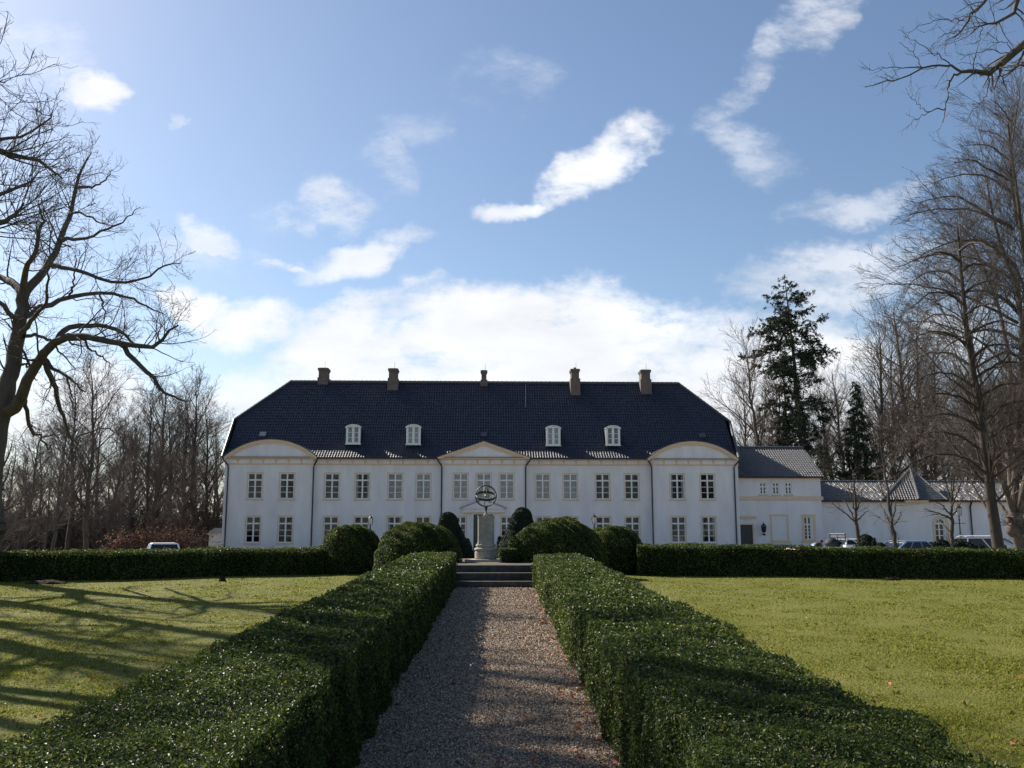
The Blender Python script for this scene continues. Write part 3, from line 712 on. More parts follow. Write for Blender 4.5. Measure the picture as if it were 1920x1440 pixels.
# hip break height on the front plane: at px y 788
def on_front(x, y):
    # intersect the ray with the main front slope plane
    d = HMi @ ray(x, y); n = Vector((0, -(RZ - k1z), RY - k1y)); p0 = Vector((0, k1y, k1z)); t = (p0 - CE).dot(n) / d.dot(n); return CE + d * t
bl = on_front(439, 787.5); br = on_front(1368, 791)
el = fl(416.5, 855, EY)[0]; er = fl(1385.5, 858, EY)[0]
bz = (bl.z + br.z) / 2; rl, rr_ = RZl[0], RZr[0]
s1 = math.hypot(k1y - EY, k1z - EZ + .02); s2 = s1 + math.hypot(RY - k1y, RZ - k1z); fb = (bz - k1z) / (RZ - k1z); sb = s1 + (s2 - s1) * fb
by = k1y + (RY - k1y) * fb
xl_f = lambda s: (float(np.interp(s, [0, sb, s2], [el, bl.x, rl])), float(np.interp(s, [0, sb, s2], [er, br.x, rr_])))
roof = pantile('roof', prof, xl_f, 'tile', house)
# back slope and hips (plain sheets: hips get their own pantiles)
BYK = DEPTH + .45
q = MB()
q.face((el, BYK, EZ), (er, BYK, EZ), (br.x, DEPTH - by, bz), (bl.x, DEPTH - by, bz)); q.face((bl.x, DEPTH - by, bz), (br.x, DEPTH - by, bz), (rr_, RY, RZ), (rl, RY, RZ))
q.face((el, EY, EZ - .02), (bl.x, by, bz), (bl.x, DEPTH - by, bz), (el, BYK, EZ)); q.face((bl.x, by, bz), (rl, RY, RZ), (bl.x, DEPTH - by, bz))
q.face((er, EY, EZ - .02), (er, BYK, EZ), (br.x, DEPTH - by, bz), (br.x, by, bz)); q.face((br.x, by, bz), (br.x, DEPTH - by, bz), (rr_, RY, RZ))
q.face((el, EY, EZ - .03), (er, EY, EZ - .03), (er, BYK, EZ - .03), (el, BYK, EZ - .03))
q.build('hip_slope', 'tile', roof)
ridge('ridge_tiles', (rl, RY, RZ + .05), (rr_, RY, RZ + .05), 'tile_wing', roof)
for (a, b) in (((rl, RY, RZ), (bl.x, by, bz)), ((bl.x, by, bz), (el, EY, EZ)), ((rr_, RY, RZ), (br.x, by, bz)), ((br.x, by, bz), (er, EY, EZ))):
    ridge('hip_tiles', Vector(a) + Vector((0, -.02, .04)), Vector(b) + Vector((0, -.02, .04)), 'tile_wing', roof, .10)
# gutters between the pavilions
q = MB()
for (a, b, y, ids) in segs:
    if y == 0: q.tube([(a + .1, EY - .06, EZ - .06), (b - .1, EY - .06, EZ - .06)], .065, 8)
q.build('gutter', 'pipe', house)

# pediments
def ped(kind, xa, xb, xc, ytop, ybase):
    x0, z0 = fl(xa, ybase, PJ - .3); x1, _ = fl(xb, ybase, PJ - .3); _, zt = fl(xc, ytop, PJ - .3); c = (x0 + x1) / 2
    n = 24
    z0 -= .02
    if kind == 'arc':
        hw = (x1 - x0) / 2; hh = zt - z0; Rr = (hw * hw + hh * hh) / (2 * hh); cz_ = zt - Rr; a0 = math.asin(hw / Rr)
        outr = [(c + Rr * math.sin(a0 * (2 * k / n - 1)), cz_ + Rr * math.cos(a0 * (2 * k / n - 1))) for k in range(n + 1)]
        r2 = Rr - .26; a1 = math.acos(min(1, (z0 - cz_ + .05) / r2)); inn = [(c + r2 * math.sin(a1 * (2 * k / n - 1)), cz_ + r2 * math.cos(a1 * (2 * k / n - 1))) for k in range(n + 1)]
    else:
        outr = [(x0, z0), (c, zt), (x1, z0)]; inn = [(x0 + .95, z0 + .05), (c, zt - .30), (x1 - .95, z0 + .05)]
    MB().prism([(x, z - .03) for x, z in outr[::-1]], PJ - .29, 2.6).build('pediment', 'plaster', house)
    q = MB(); q.strip(outr, inn, PJ - .42, PJ - .292)
    o2 = [(x, z) for x, z in outr]; i2 = [(c + (x - c) * .975, z - .12) for x, z in outr]
    q.strip(outr, i2, PJ - .50, PJ - .423)
    q.build('pediment_arch' if kind == 'arc' else 'pediment_rake', 'ochre_trim', house)
    q = MB(); o3 = [(c + (x - c) * 1.012, z + .05) for x, z in outr]; q.strip(o3, [(x, z + .003) for x, z in outr], PJ - .53, 2.8); q.build('pediment_cover', 'lead', house)
    MB().box(x0 + .5, x1 - .5, PJ - .44, PJ - .294, z0 - .0, z0 + .045).build('flashing', 'lead', house)
    MB().box(x0, x1, PJ - .40, PJ - .262, CZ1 - .13, z0 - .003).build('pediment_base', 'ochre_trim', house)


ped('arc', 421, 595, 507.5, 824.5, 857); ped('tri', 820, 994, 907, 828, 857.5); ped('arc', 1213, 1384, 1298.5, 828, 860.5)
# downpipes: spout from eave, swan-neck, drop
for (xt, side) in ((588.5, 1), (828.5, -1), (985.5, 1), (1221.5, -1), (1376, 1), (428.5, -1)):
    inr = xt in (588.5, 985.5); 
    c = fx(xt, 880, PJ); q = MB(); yo = PJ - .08
    q.tube([(c + side * .33, PJ - .42, EZ - .02), (c + side * .30, PJ - .40, EZ - .22), (c + side * .05, yo - .06, CZ0 + .0), (c, yo, CZ0 - .18), (c, yo, .1)], [.055, .055, .055, .055, .055], 8)
    q.build('downpipe', 'pipe', house)

# dormers
for i, (x, yb, yt) in enumerate(((662, 832, 797), (775, 833, 797), (1037.5, 835, 799), (1149.5, 834.5, 799))):
    p = on_front(x, yb); y0 = p.y - .25; lx, lz0 = fl(x, yb, y0); _, lz1 = fl(x, yt, y0); hw = 13.3 / 24.2; h = lz1 - lz0
    def dpoly(w, z0, zs, zt, n=10): return [(lx - w, z0), (lx + w, z0)] + [(lx + w * math.cos(a), zs + (zt - zs) * math.sin(a)) for a in [PI * k / n for k in range(n + 1)]]
    zs = lz1 - .22
    dm = MB().prism(dpoly(hw - .03, lz0 + .02, zs, lz1 - .06), y0 + .05, y0 + 3.0).build('dormer', 'lead', house)
    q = MB(); outr = dpoly(hw, lz0, zs, lz1 - .03)[2:]; inr = dpoly(hw - .11, lz0, zs, lz1 - .16)[2:]
    q.strip(outr, inr, y0 - .06, y0 + .049)
    q.box(lx - hw, lx - hw + .11, y0 - .06, y0 + .049, lz0, zs).box(lx + hw - .11, lx + hw, y0 - .06, y0 + .049, lz0, zs).box(lx - hw + .11, lx + hw - .11, y0 - .06, y0 + .049, lz0, lz0 + .1)
    q.box(lx - .05, lx + .05, y0 - .05, y0 + .045, lz0 + .1, lz1 - .165)
    for k in (1, 2):
        zc = lz0 + .1 + (h - .3) * k / 3; q.box(lx - hw + .11, lx - .05, y0 - .03, y0 + .04, zc - .018, zc + .018).box(lx + .05, lx + hw - .11, y0 - .03, y0 + .04, zc - .018, zc + .018)
    for sg in (-1, 1):
        q.box(*(sorted((lx + sg * (hw - .11), lx + sg * (hw - .17)))), y0 - .045, y0 + .04, lz0 + .1, zs)
        q.box(*(sorted((lx + sg * .05, lx + sg * .09))), y0 - .045, y0 + .04, lz0 + .1, lz1 - .2)
    q.build('window_frame', 'white_paint', dm)
    q = MB(); q.strip(dpoly(hw + .07, lz0, zs, lz1 + .05)[2:], dpoly(hw, lz0, zs, lz1 - .028)[2:], y0 - .16, y0 + .12); q.build('hood', 'white_paint', dm)
    q = MB(); q.prism(dpoly(hw - .1, lz0 + .08, zs, lz1 - .14), y0 + .01, y0 + .014); q.build('pane', 'glass', dm)
    if i < 3 or 1: 
        q = MB(); q.prism(dpoly(hw - .1, lz0 + .08, zs, lz1 - .14), y0 + .03, y0 + .048); q.build('curtain', 'curtain' if i != 3 else 'car_glass', dm)  # last dormer gets a near-black sheet instead of cloth
    MB().box(lx - hw - .05, lx + hw + .05, y0 - .1, y0 + .05, lz0 - .07, lz0 - .003).build('window_sill', 'white_paint', dm)
# skylights
for (x, y) in ((493, 815), (907, 816), (1317, 818)):
    p = on_front(x, y); a = math.atan2(RZ - k1z, RY - k1y); dn = Vector((0, math.cos(a), math.sin(a))); up = Vector((0, -math.sin(a), math.cos(a))); q = MB()
    for w_, h_, e0, e1 in ((.24, .22, .03, .11),):
        c8 = [p + Vector((sx * w_, 0, 0)) + dn * (sz_ * h_) + up * e for e in (e0, e1) for (sx, sz_) in ((-1, -1), (1, -1), (1, 1), (-1, 1))]
        i = len(q.v); q.v += [tuple(c) for c in c8]; q.f += [(i, i + 3, i + 2, i + 1), (i + 4, i + 5, i + 6, i + 7), (i, i + 1, i + 5, i + 4), (i + 1, i + 2, i + 6, i + 5), (i + 2, i + 3, i + 7, i + 6), (i + 3, i, i + 4, i + 7)]
    q.build('roof_hatch', 'plinth_grey' if x == 493 else 'lead', house)
# chimneys
for i, (x, yt, w, dy, fat) in enumerate(((606, 689, 17.5, .35, 1), (737, 690, 16.5, -.15, 1), (907.5, 693.5, 10.5, .0, 0), (1078.5, 691, 15.5, -.55, 1), (1210.5, 692.5, 18, -.4, 1))):
    y0 = RY + dy - (.55 if i != 2 else .3); yy1 = y0 + (1.1 if fat else .6)
    lx, zt = fl(x, yt, y0); hw = w / 2 / 22.9; zb = fl(x, yt + 18.5, y0)[1]
    q = MB(); q.box(lx - hw - .06, lx + hw + .07, y0 - .05, yy1 + .05, RZ - 1.6, zb).box(lx - hw + .02, lx + hw - .02, y0, yy1, zb, zt - .3)
    q.box(lx - hw - .02, lx + hw + .02, y0 - .04, yy1 + .04, zt - .3, zt - .2).box(lx - hw - .06, lx + hw + .06, y0 - .08, yy1 + .08, zt - .199, zt - .04).box(lx - hw + .05, lx + hw - .05, y0 + .03, yy1 - .03, zt - .04, zt)
    ch = q.build('chimney', 'chimney_render', roof, bevel=.012)
    q = MB(); q.tube([(lx + .1, y0 + .3, zt - .05), (lx + .1, y0 + .3, zt + .55)], .012, 5); q.build('lightning_rod', 'iron', roof)
    if i == 3: MB().lathe([(.09, zt), (.1, zt + .12), (.08, zt + .16)], cx=lx, cy=y0 + .4, n=12).build('chimney_pot', 'chimney_render', roof)
# lightning conductor wire down the roof
p0, p1 = on_front(985.5, 722), on_front(985.5, 765); up = Vector((0, -.75, .66))
MB().tube([p0 + up * .1, p1 + up * .1], .015, 5).build('conductor_wire', 'lamp_glass', roof)

# ------------------------------------------------------------------ right two-storey annex
AY = 1.2
annex = empty('annex_building', HO + HM @ Vector((fx(1462, 960, AY), AY, 0)), 'white two-storey annex with tiled roof joined to the right end of the manor', 'building', rz=HROT)
ao = fx(1462, 960, AY)
ax_ = lambda x, y=950: fx(x, y, AY) - ao
az_ = lambda y, x=1462: fz(y, AY, x)
ax0, ax1 = XR + .01 - ao, ax_(1539.5, 930); aez = az_(893)
q = MB(); ww3 = 12.5 / 24.3
hs = []
for x in (1430.5, 1454.5, 1478): hs.append((ax_(x, 915) - ww3 / 2, ax_(x, 915) + ww3 / 2, az_(927), az_(904.5)))
tw = (ax_(1507.5, 990), ax_(1521.5, 990), az_(1012), az_(969)); dd = (ax_(1388.5, 1000), ax_(1411.5, 1000), 0, az_(984))
wall_with_holes(q, ax0, ax1, 0, aez, 0, hs + [tw, dd])
q.face((ax1, 0, 0), (ax1, 8, 0), (ax1, 8, aez), (ax1, 4, az_(842) + .5), (ax1, 0, aez)); q.face((ax0, 8, 0), (ax0, 8, aez), (ax1, 8, aez), (ax1, 8, 0))
q.build('wall', 'plaster', annex)
MB().box(ax0 + .1, ax1 - .1, .9, 1.0, 0, aez).build('dark_backing', 'dark_room', annex)  # near-black sheet in place of the annex's unlit rooms
for h in hs: window_set(h[1] - h[0], h[3] - h[2], annex, (h[0] + h[1]) / 2, 0, h[2], rows=2, top=.36, surround=False)
w_ = window_set(tw[1] - tw[0], tw[3] - tw[2], annex, (tw[0] + tw[1]) / 2, 0, tw[2], rows=4, top=.33, surround=False)
q = MB()
def frame_ring(q, xa, xb, za, zb_, t, y0=-.03, y1=-.001): q.box(xa, xa + t, y0, y1, za, zb_).box(xb - t, xb, y0, y1, za, zb_).box(xa + t, xb - t, y0, y1, zb_ - t, zb_).box(xa + t, xb - t, y0, y1, za, za + t)
frame_ring(q, ax_(1502), ax_(1527.5), az_(1016.5), az_(964.5), .2); frame_ring(q, ax_(1443), ax_(1477), az_(1016.5), az_(964.5), .13)
q.box(ax_(1441), ax_(1479.5), -.06, -.031, az_(1018), az_(1014.5)).box(ax_(1499), ax_(1530), -.06, -.031, az_(1018), az_(1014.5))
q.box(ax_(1387), ax_(1417), -.14, -.001, az_(972), az_(967.5)).box(dd[1], dd[1] + .13, -.04, -.001, 0, dd[3] + .1).box(dd[0] - .05, dd[1], -.04, -.001, dd[3], dd[3] + .1)
q.box(ax0, ax1 + .12, -.12, -.002, az_(937.5), az_(931)).box(ax0, ax1 + .05, -.1, -.002, aez - .2, aez - .02)
q.build('stone_trim', 'ochre_trim', annex)
MB().box(dd[0] + .01, dd[1] - .01, .08, .13, 0, dd[3]).build('door', 'iron', annex)
arz = fl(1450, 840, AY + 4)[1]
pantile('roof', [(-.35, aez - .05), (4, arz)], lambda s: (ax0, ax1 + .15), 'tile_wing', annex, amp=.038, pitch=.2)
q = MB(); q.face((ax0, 8.35, aez), (ax1 + .15, 8.35, aez), (ax1 + .15, 4, arz), (ax0, 4, arz)).face((ax0, -.35, aez - .06), (ax1 + .15, -.35, aez - .06), (ax1 + .15, 8.35, aez - .06), (ax0, 8.35, aez - .06)); q.build('rear_slope', 'tile_wing', annex)
ridge('ridge_tiles', (ax0, 4, arz + .04), (ax1 + .15, 4, arz + .04), 'tile_wing', annex)
MB().tube([(ax0, -.42, aez - .1), (ax1 + .1, -.42, aez - .1)], .05, 8).build('gutter', 'pipe', annex)


def lantern_head(q, c, s=1.0):
    x, y, z = c
    for (r0, z0, r1, z1) in ((.05, -.04, .14, 0), (.2, .44, .12, .54), (.12, .54, .03, .62)):
        q.lathe([(r0 * s, z + z0 * s), (r1 * s, z + z1 * s)], cx=x, cy=y, n=6)
    for k in range(6):
        w = 2 * PI * (k + .5) / 6; q.tube([(x + .13 * s * math.cos(w), y + .13 * s * math.sin(w), z), (x + .19 * s * math.cos(w), y + .19 * s * math.sin(w), z + .44 * s)], .014 * s, 5)
    q.lathe([(.02 * s, z + .62 * s), (.035 * s, z + .66 * s), (.005, z + .74 * s)], cx=x, cy=y, n=8)
    return q


lx_, lz_ = ax_(1429, 990), az_(995)
lw = empty('wall_lantern', HO + HM @ Vector((lx_ + ao, AY, lz_)), 'black wall lantern right of the annex doorway', 'lantern', rz=HROT)
lantern_head(MB(), (0, -.42, -.1), 1.05).build('lamp_housing', 'iron', lw); MB().lathe([(.12, -.1), (.18, .34)], cx=0, cy=-.42, n=6).build('lamp_glass', 'car_glass', lw)
MB().tube([(0, 0, -.2), (0, -.2, -.34), (0, -.42, -.3), (0, -.42, -.14)], .03, 6).lathe([(.1, -.36), (.13, -.3), (.05, -.22)], cx=0, cy=-.42, n=10).build('bracket', 'iron', lw)
# blue rail by the annex door
p0 = HO + HM @ Vector((ax_(1416) + ao, AY - 1.2, .9)); rl_ = empty('handrail', (p0.x, p0.y, 0), 'thin blue handrail beside the annex doorway', 'handrail', rz=HROT)
zr = at(1440, 1021.5, p0.y).z; L = fx(1472, 1000, 0) - fx(1416, 1000, 0)
MB().tube([(0, 0, zr), (L, 0, zr), (L + .5, 0, zr - .35)], .022, 6).tube([(0, 0, zr - .4), (L, 0, zr - .4)], .015, 6).build('rail', 'blue_paint', rl_)
for k in range(3): MB().tube([(L * k / 2, 0, 0), (L * k / 2, 0, zr)], .022, 6).build('post', 'blue_paint', rl_)

# ------------------------------------------------------------------ low wing
WY = 2.4
wo = fx(1730, 960, WY)
wing = empty('low_wing', HO + HM @ Vector((wo, WY, 0)), 'long low white wing with striped pantile roof behind the parked cars', 'building', rz=HROT)
wx_ = lambda x, y=950: fx(x, y, WY) - wo
wz_ = lambda y, x=1730: fz(y, WY, x)
wx0, wx1 = ax1 + ao - wo + .01, wx_(2150); wez = wz_(938)
q = MB(); aw = (wx_(1751.5, 990), wx_(1770.5, 990), wz_(1015), wz_(972))
wall_with_holes(q, wx0, wx1, 0, wez, 0, [aw]); q.face((wx1, 0, 0), (wx1, 7, 0), (wx1, 7, wez), (wx1, 0, wez)).face((wx0, 7, 0), (wx0, 7, wez), (wx1, 7, wez), (wx1, 7, 0)).face((wx0, 0, 0), (wx0, 0, wez), (wx0, 7, wez), (wx0, 7, 0))
q.build('wall', 'plaster', wing)
MB().box(wx0 + .1, wx1 - .1, .9, 1.0, 0, wez).build('dark_backing', 'dark_room', wing)  # near-black sheet in place of the wing's unlit rooms
q = MB(); q.box(wx0, wx1, -.08, -.002, wez - .22, wez - .03)
xa, xb = wx_(1748), wx_(1774); cxw = (xa + xb) / 2; hw = (xb - xa) / 2; zs = aw[3] - hw + .15
arc = lambda r, n=12: [(cxw + r * math.cos(PI * k / n), zs + r * math.sin(PI * k / n)) for k in range(n + 1)]
q.strip(arc(hw + .08), arc(hw - .12), -.035, -.003).box(xa - .08, xa + .12, -.035, -.003, wz_(1016), zs).box(xb - .12, xb + .08, -.035, -.003, wz_(1016), zs).build('stone_trim', 'ochre_trim', wing)
wd = MB()
w2 = (aw[1] - aw[0]) / 2; wc = (aw[0] + aw[1]) / 2
wd.box(aw[0], aw[0] + .07, .04, .1, aw[2], zs).box(aw[1] - .07, aw[1], .04, .1, aw[2], zs).box(wc - .05, wc + .05, .04, .1, aw[2], zs - .06).box(aw[0], aw[1], .035, .1, zs - .06, zs + .05).box(aw[0], aw[1], .04, .1, aw[2], aw[2] + .08)
for k in (1, 2): z = aw[2] + (zs - aw[2]) * k / 3; wd.box(aw[0] + .07, aw[1] - .07, .05, .095, z - .03, z + .03)
wd.strip(arc(w2 + .02), arc(w2 - .07), .04, .1)
for a in (45, 90, 135): wd.strip([(wc + .0, zs), (wc + w2 * math.cos(R(a)), zs + w2 * math.sin(R(a)))], [(wc + .05, zs), (wc + .05 + w2 * math.cos(R(a)), zs + w2 * math.sin(R(a)))], .05, .095)
cor = MB(); n = 10   # white spandrels filling the square hole beyond the arch
for sg in (-1, 1):
    for k in range(n):
        a0, a1 = PI / 2 * k / n, PI / 2 * (k + 1) / n
        p0 = (wc + sg * w2 * math.cos(a0), min(zs + w2 * math.sin(a0), aw[3])); p1 = (wc + sg * w2 * math.cos(a1), min(zs + w2 * math.sin(a1), aw[3]))
        cor.face((p0[0], .0, p0[1]), (p1[0], .0, p1[1]), (p1[0], .0, aw[3]), (p0[0], .0, aw[3]))
aw_o = wd.build('arched_window', 'white_paint', wing); cor.build('spandrel', 'plaster', aw_o)
MB().face((aw[0], .08, aw[2]), (aw[1], .08, aw[2]), (aw[1], .08, aw[3]), (aw[0], .08, aw[3])).build('pane', 'glass', aw_o)
wrz = fl(1730, 904, WY + 3.5)[1]
wr = pantile('roof', [(-.35, wez - .04), (3.5, wrz)], lambda s: (wx0, wx1), 'tile_wing', wing, amp=.038)
MB().face((wx0, 7.35, wez), (wx1, 7.35, wez), (wx1, 3.5, wrz), (wx0, 3.5, wrz)).face((wx0, -.35, wez - .05), (wx1, -.35, wez - .05), (wx1, 7.35, wez - .05), (wx0, 7.35, wez - .05)).build('rear_slope', 'tile_wing', wr)
ridge('ridge_tiles', (wx0, 3.5, wrz + .04), (wx1, 3.5, wrz + .04), 'tile_wing', wr)
# pyramid roof pavilion standing corner-on
pc = wx_(1712); apx = fl(1707, 880, WY + 3.2)[1]; cy_ = 3.2; pa = fx(1707, 880, WY + 3.2) - wo; hwP = wx_(1772) - wx_(1712)
for sgn in (-1, 1):
    # a right-angled quarter face: local frame with x along the eave
    A = Vector((pc + sgn * hwP, -.42, wez - .02)); Bp = Vector((pc, -1.1, wez - .04)); ap = Vector((pa, cy_, apx))
    e0, e1 = (A, Bp) if sgn < 0 else (Bp, A)
    ex = (e1 - e0).normalized(); mid = (e0 + e1) / 2; L = (e1 - e0).length
    s_ap = (ap - e0).dot(ex); foot = e0 + ex * s_ap; ey = Vector(((ap - foot).x, (ap - foot).y, 0)).normalized(); M = Matrix((ex, ey, Vector((0, 0, 1)))).transposed().to_4x4(); M.translation = e0
    dy_ = (ap - foot).dot(ey); dz_ = ap.z - e0.z; Ls = math.hypot(dy_, dz_)
    pantile('hip_slope', [(0, 0.03), (dy_, dz_ + .03)], lambda s, s_ap=s_ap, L=L, Ls=Ls: (s_ap * s / Ls, L + (s_ap - L) * s / Ls - 1e-4), 'tile_wing', wr, M=M, amp=.038)
ridge('hip_tiles', (pa, cy_, apx + .05), (pc, -1.1, wez + .04), 'tile_wing', wr, .12)
ridge('hip_tiles', (pa, cy_, apx + .05), (pc + hwP, -.42, wez + .04), 'tile_wing', wr, .1); ridge('hip_tiles', (pa, cy_, apx + .05), (pc - hwP, -.42, wez + .04), 'tile_wing', wr, .1)
MB().prism([(pc - .9, wez - .2), (pc + .9, wez - .2), (pc + .9, wez - .03), (pc - .9, wez - .03)], -.75, -.083).build('eave_block', 'ochre_trim', wing)
q = MB()
for x in (1818.5, 1670): c = wx_(x, 960); q.tube([(c, -.4, wez - .1), (c, -.12, wez - .5), (c, -.12, .1)], .07 if x > 1700 else .05, 8)
q.build('downpipe', 'pipe', wing)
MB().tube([(wx0, -.42, wez - .09), (wx1, -.42, wez - .09)], .05, 8).build('gutter', 'pipe', wing)

# ------------------------------------------------------------------ small white gatehouse at the left end
gp0 = at(403, 1030, 72.5)
gh = empty('garden_pavilion', (gp0.x, 72.5, -.6), 'small cream pavilion with domed lead roof peeping out left of the manor', 'pavilion')
zc = at(403, 1003, 72.5).z + .6; zt = at(403, 990, 72.5).z + .6
MB().box(-.5, 1.6, 0, 2, 0, zc).build('wall', 'plaster', gh)
MB().box(-.6, 1.7, -.1, 2.1, zc, zc + .12).box(-.53, 1.63, -.03, 2.03, zc - .55, zc - .48).build('cornice', 'ochre_trim', gh)
MB().prism([(-.58, zc + .121), (1.68, zc + .121), (1.55, zc + .3), (1.2, zt), (-.1, zt), (-.45, zc + .3)], -.08, 2.08).build('roof', 'plinth_grey', gh)
MB().box(.55, .95, -.01, .02, zc - 1.25, zc - .85).build('window', 'iron', gh)

# ------------------------------------------------------------------ trees
def tubes(P, Rr, sides=5):
    """P (n,k,3), Rr (n,k) -> vertex and face arrays"""
    n, k, _ = P.shape
    T = np.empty_like(P); T[:, 1:-1] = P[:, 2:] - P[:, :-2]; T[:, 0] = P[:, 1] - P[:, 0]; T[:, -1] = P[:, -1] - P[:, -2]; T = unit(T)
    ref = np.where((np.abs(T[:, :1, 2:3]) > .9), np.array([1., 0, 0]), np.array([0, 0, 1.])); ref = np.broadcast_to(ref, P.shape)
    A = unit(np.cross(T, ref)); B = np.cross(T, A)
    w = np.arange(sides) * 2 * PI / sides
    V = P[:, :, None] + (A[:, :, None] * np.cos(w)[None, None, :, None] + B[:, :, None] * np.sin(w)[None, None, :, None]) * Rr[:, :, None, None]
    base = (np.arange(n) * k * sides)[:, None, None] + (np.arange(k - 1) * sides)[None, :, None]; j = np.arange(sides); j2 = (j + 1) % sides
    F = np.stack([base + j, base + j2, base + sides + j2, base + sides + j], -1).reshape(-1, 4)
    return V.reshape(-1, 3), F


def merge(parts):
    V, F, o = [], [], 0
    for v, f in parts: V.append(v); F.append(f + o); o += len(v)
    return np.concatenate(V), np.concatenate(F)


def interp_poly(P, idx, t):
    k = P.shape[1] - 1; f = t * k; i = np.minimum(f.astype(int), k - 1); w = (f - i)[:, None]
    return P[idx, i] * (1 - w) + P[idx, i + 1] * w, unit(P[idx, i + 1] - P[idx, i])


def children(P, Rr, rng, dens, lfac, ang, wander, trop, k, rfac=.55, tmin=.15, lmin=.1, lmax=9, taper=.25, out=None, minr=.002, bend=0.0, upbias=0.0):
    seg = np.linalg.norm(np.diff(P, axis=1), axis=2); L = seg.sum(1)
    n = np.maximum(1, np.round(L * dens * rng.uniform(.8, 1.2, len(L)))).astype(int); idx = np.repeat(np.arange(len(P)), n)
    t = tmin + (1 - tmin) * rng.uniform(0, 1, len(idx)) ** .85; t = np.clip(t, 0, .995)
    p, d = interp_poly(P, idx, t); kk = P.shape[1] - 1; r0 = Rr[idx, np.minimum((t * kk).astype(int), kk)]
    a = R(ang[0]) + rng.uniform(0, 1, len(idx)) * R(ang[1] - ang[0])
    side = unit(np.cross(d, rng.normal(0, 1, p.shape) + np.array([0, 0, 0])))
    D = unit(d * np.cos(a)[:, None] + side * np.sin(a)[:, None] + np.array([0, 0, upbias]))
    Lc = np.clip(L[idx] * lfac * (1.08 - .75 * t) * rng.uniform(.6, 1.25, len(idx)), lmin, lmax)
    pts = [p]; cur = D
    for i in range(k):
        cur = unit(cur + rng.normal(0, wander, cur.shape) + np.array([0, 0, trop + bend * i]))
        pts.append(pts[-1] + cur * (Lc / k)[:, None])
    Pn = np.stack(pts, 1); rc = np.maximum(np.minimum(r0 * rfac * rng.uniform(.7, 1, len(idx)), Lc * .03 + .004), minr)
    Rn = rc[:, None] * np.linspace(1, taper, k + 1)[None]
    return Pn, np.maximum(Rn, minr * .8)


def smooth_poly(pts, k):
    pts = np.array(pts, float); n = len(pts)
    if n == 2: t = np.linspace(0, 1, k + 1)[:, None]; return pts[0] * (1 - t) + pts[1] * t
    ext = np.concatenate([[2 * pts[0] - pts[1]], pts, [2 * pts[-1] - pts[-2]]]); o = []
    for u_ in np.linspace(0, n - 1, k + 1):
        i = min(int(u_), n - 2); t = u_ - i; a, b, c, d = ext[i], ext[i + 1], ext[i + 2], ext[i + 3]
        o.append(.5 * ((2 * b) + (c - a) * t + (2 * a - 5 * b + 4 * c - d) * t * t + (3 * b - a - 3 * c + d) * t ** 3))
    return np.array(o)


def make_tree(name, loc, label, cat, group, wood, twigs, m='bark', mt='bark_twig'):
    """wood, twigs: lists of (P, R, sides) in world space"""
    root = empty(name, loc, label, cat, group); o_ = np.array(loc)
    V, F = merge([tubes(P, r, s) for P, r, s in wood]); np_obj('trunk', V - o_, F, m, root, smooth=True)
    if twigs:
        V, F = merge([tubes(P, r, s) for P, r, s in twigs]); np_obj('crown', V - o_, F, mt, root, smooth=True)
    return root


def traced(name, loc, label, limbs, Z, spec, seed, m='bark', group=None, cat='tree', wfar=0):
    """limbs: list of (pts [(x,y[,dY])], r0px, r1px); each gets its own distance and real thickness"""
    rng = np.random.default_rng(seed); K = 14; Ps, Rs = [], []
    for pts, r0, r1 in limbs:
        n = len(pts); w = []
        for q in pts: w.append(at(q[0], q[1], Z + (q[2] if len(q) > 2 else 0)))
        P = smooth_poly(w, K); P[1:-1] += rng.normal(0, .02, (K - 1, 3)) * min(1, Z / 20); sc = Z / F_PX
        Ps.append(P); Rs.append(np.linspace(r0, r1, K + 1) * sc)
    P0, R0 = np.stack(Ps), np.stack(Rs); wood = [(P0, R0, 9)]; tw = []
    P, Rr = P0, R0
    for i, sp_ in enumerate(spec):
        P, Rr = children(P, Rr, rng, **sp_)
        (wood if i < 1 else tw).append((P, Rr, 5 if i < 1 else (4 if i < 2 else 3)))
    return make_tree(name, loc, label, cat, group, wood, tw, m)


def lift(g_, a, b):  # small helper: depth drift along a limb
    n = len(g_); return [(x, y, a + (b - a) * i / (n - 1)) for i, (x, y) in enumerate(g_)]


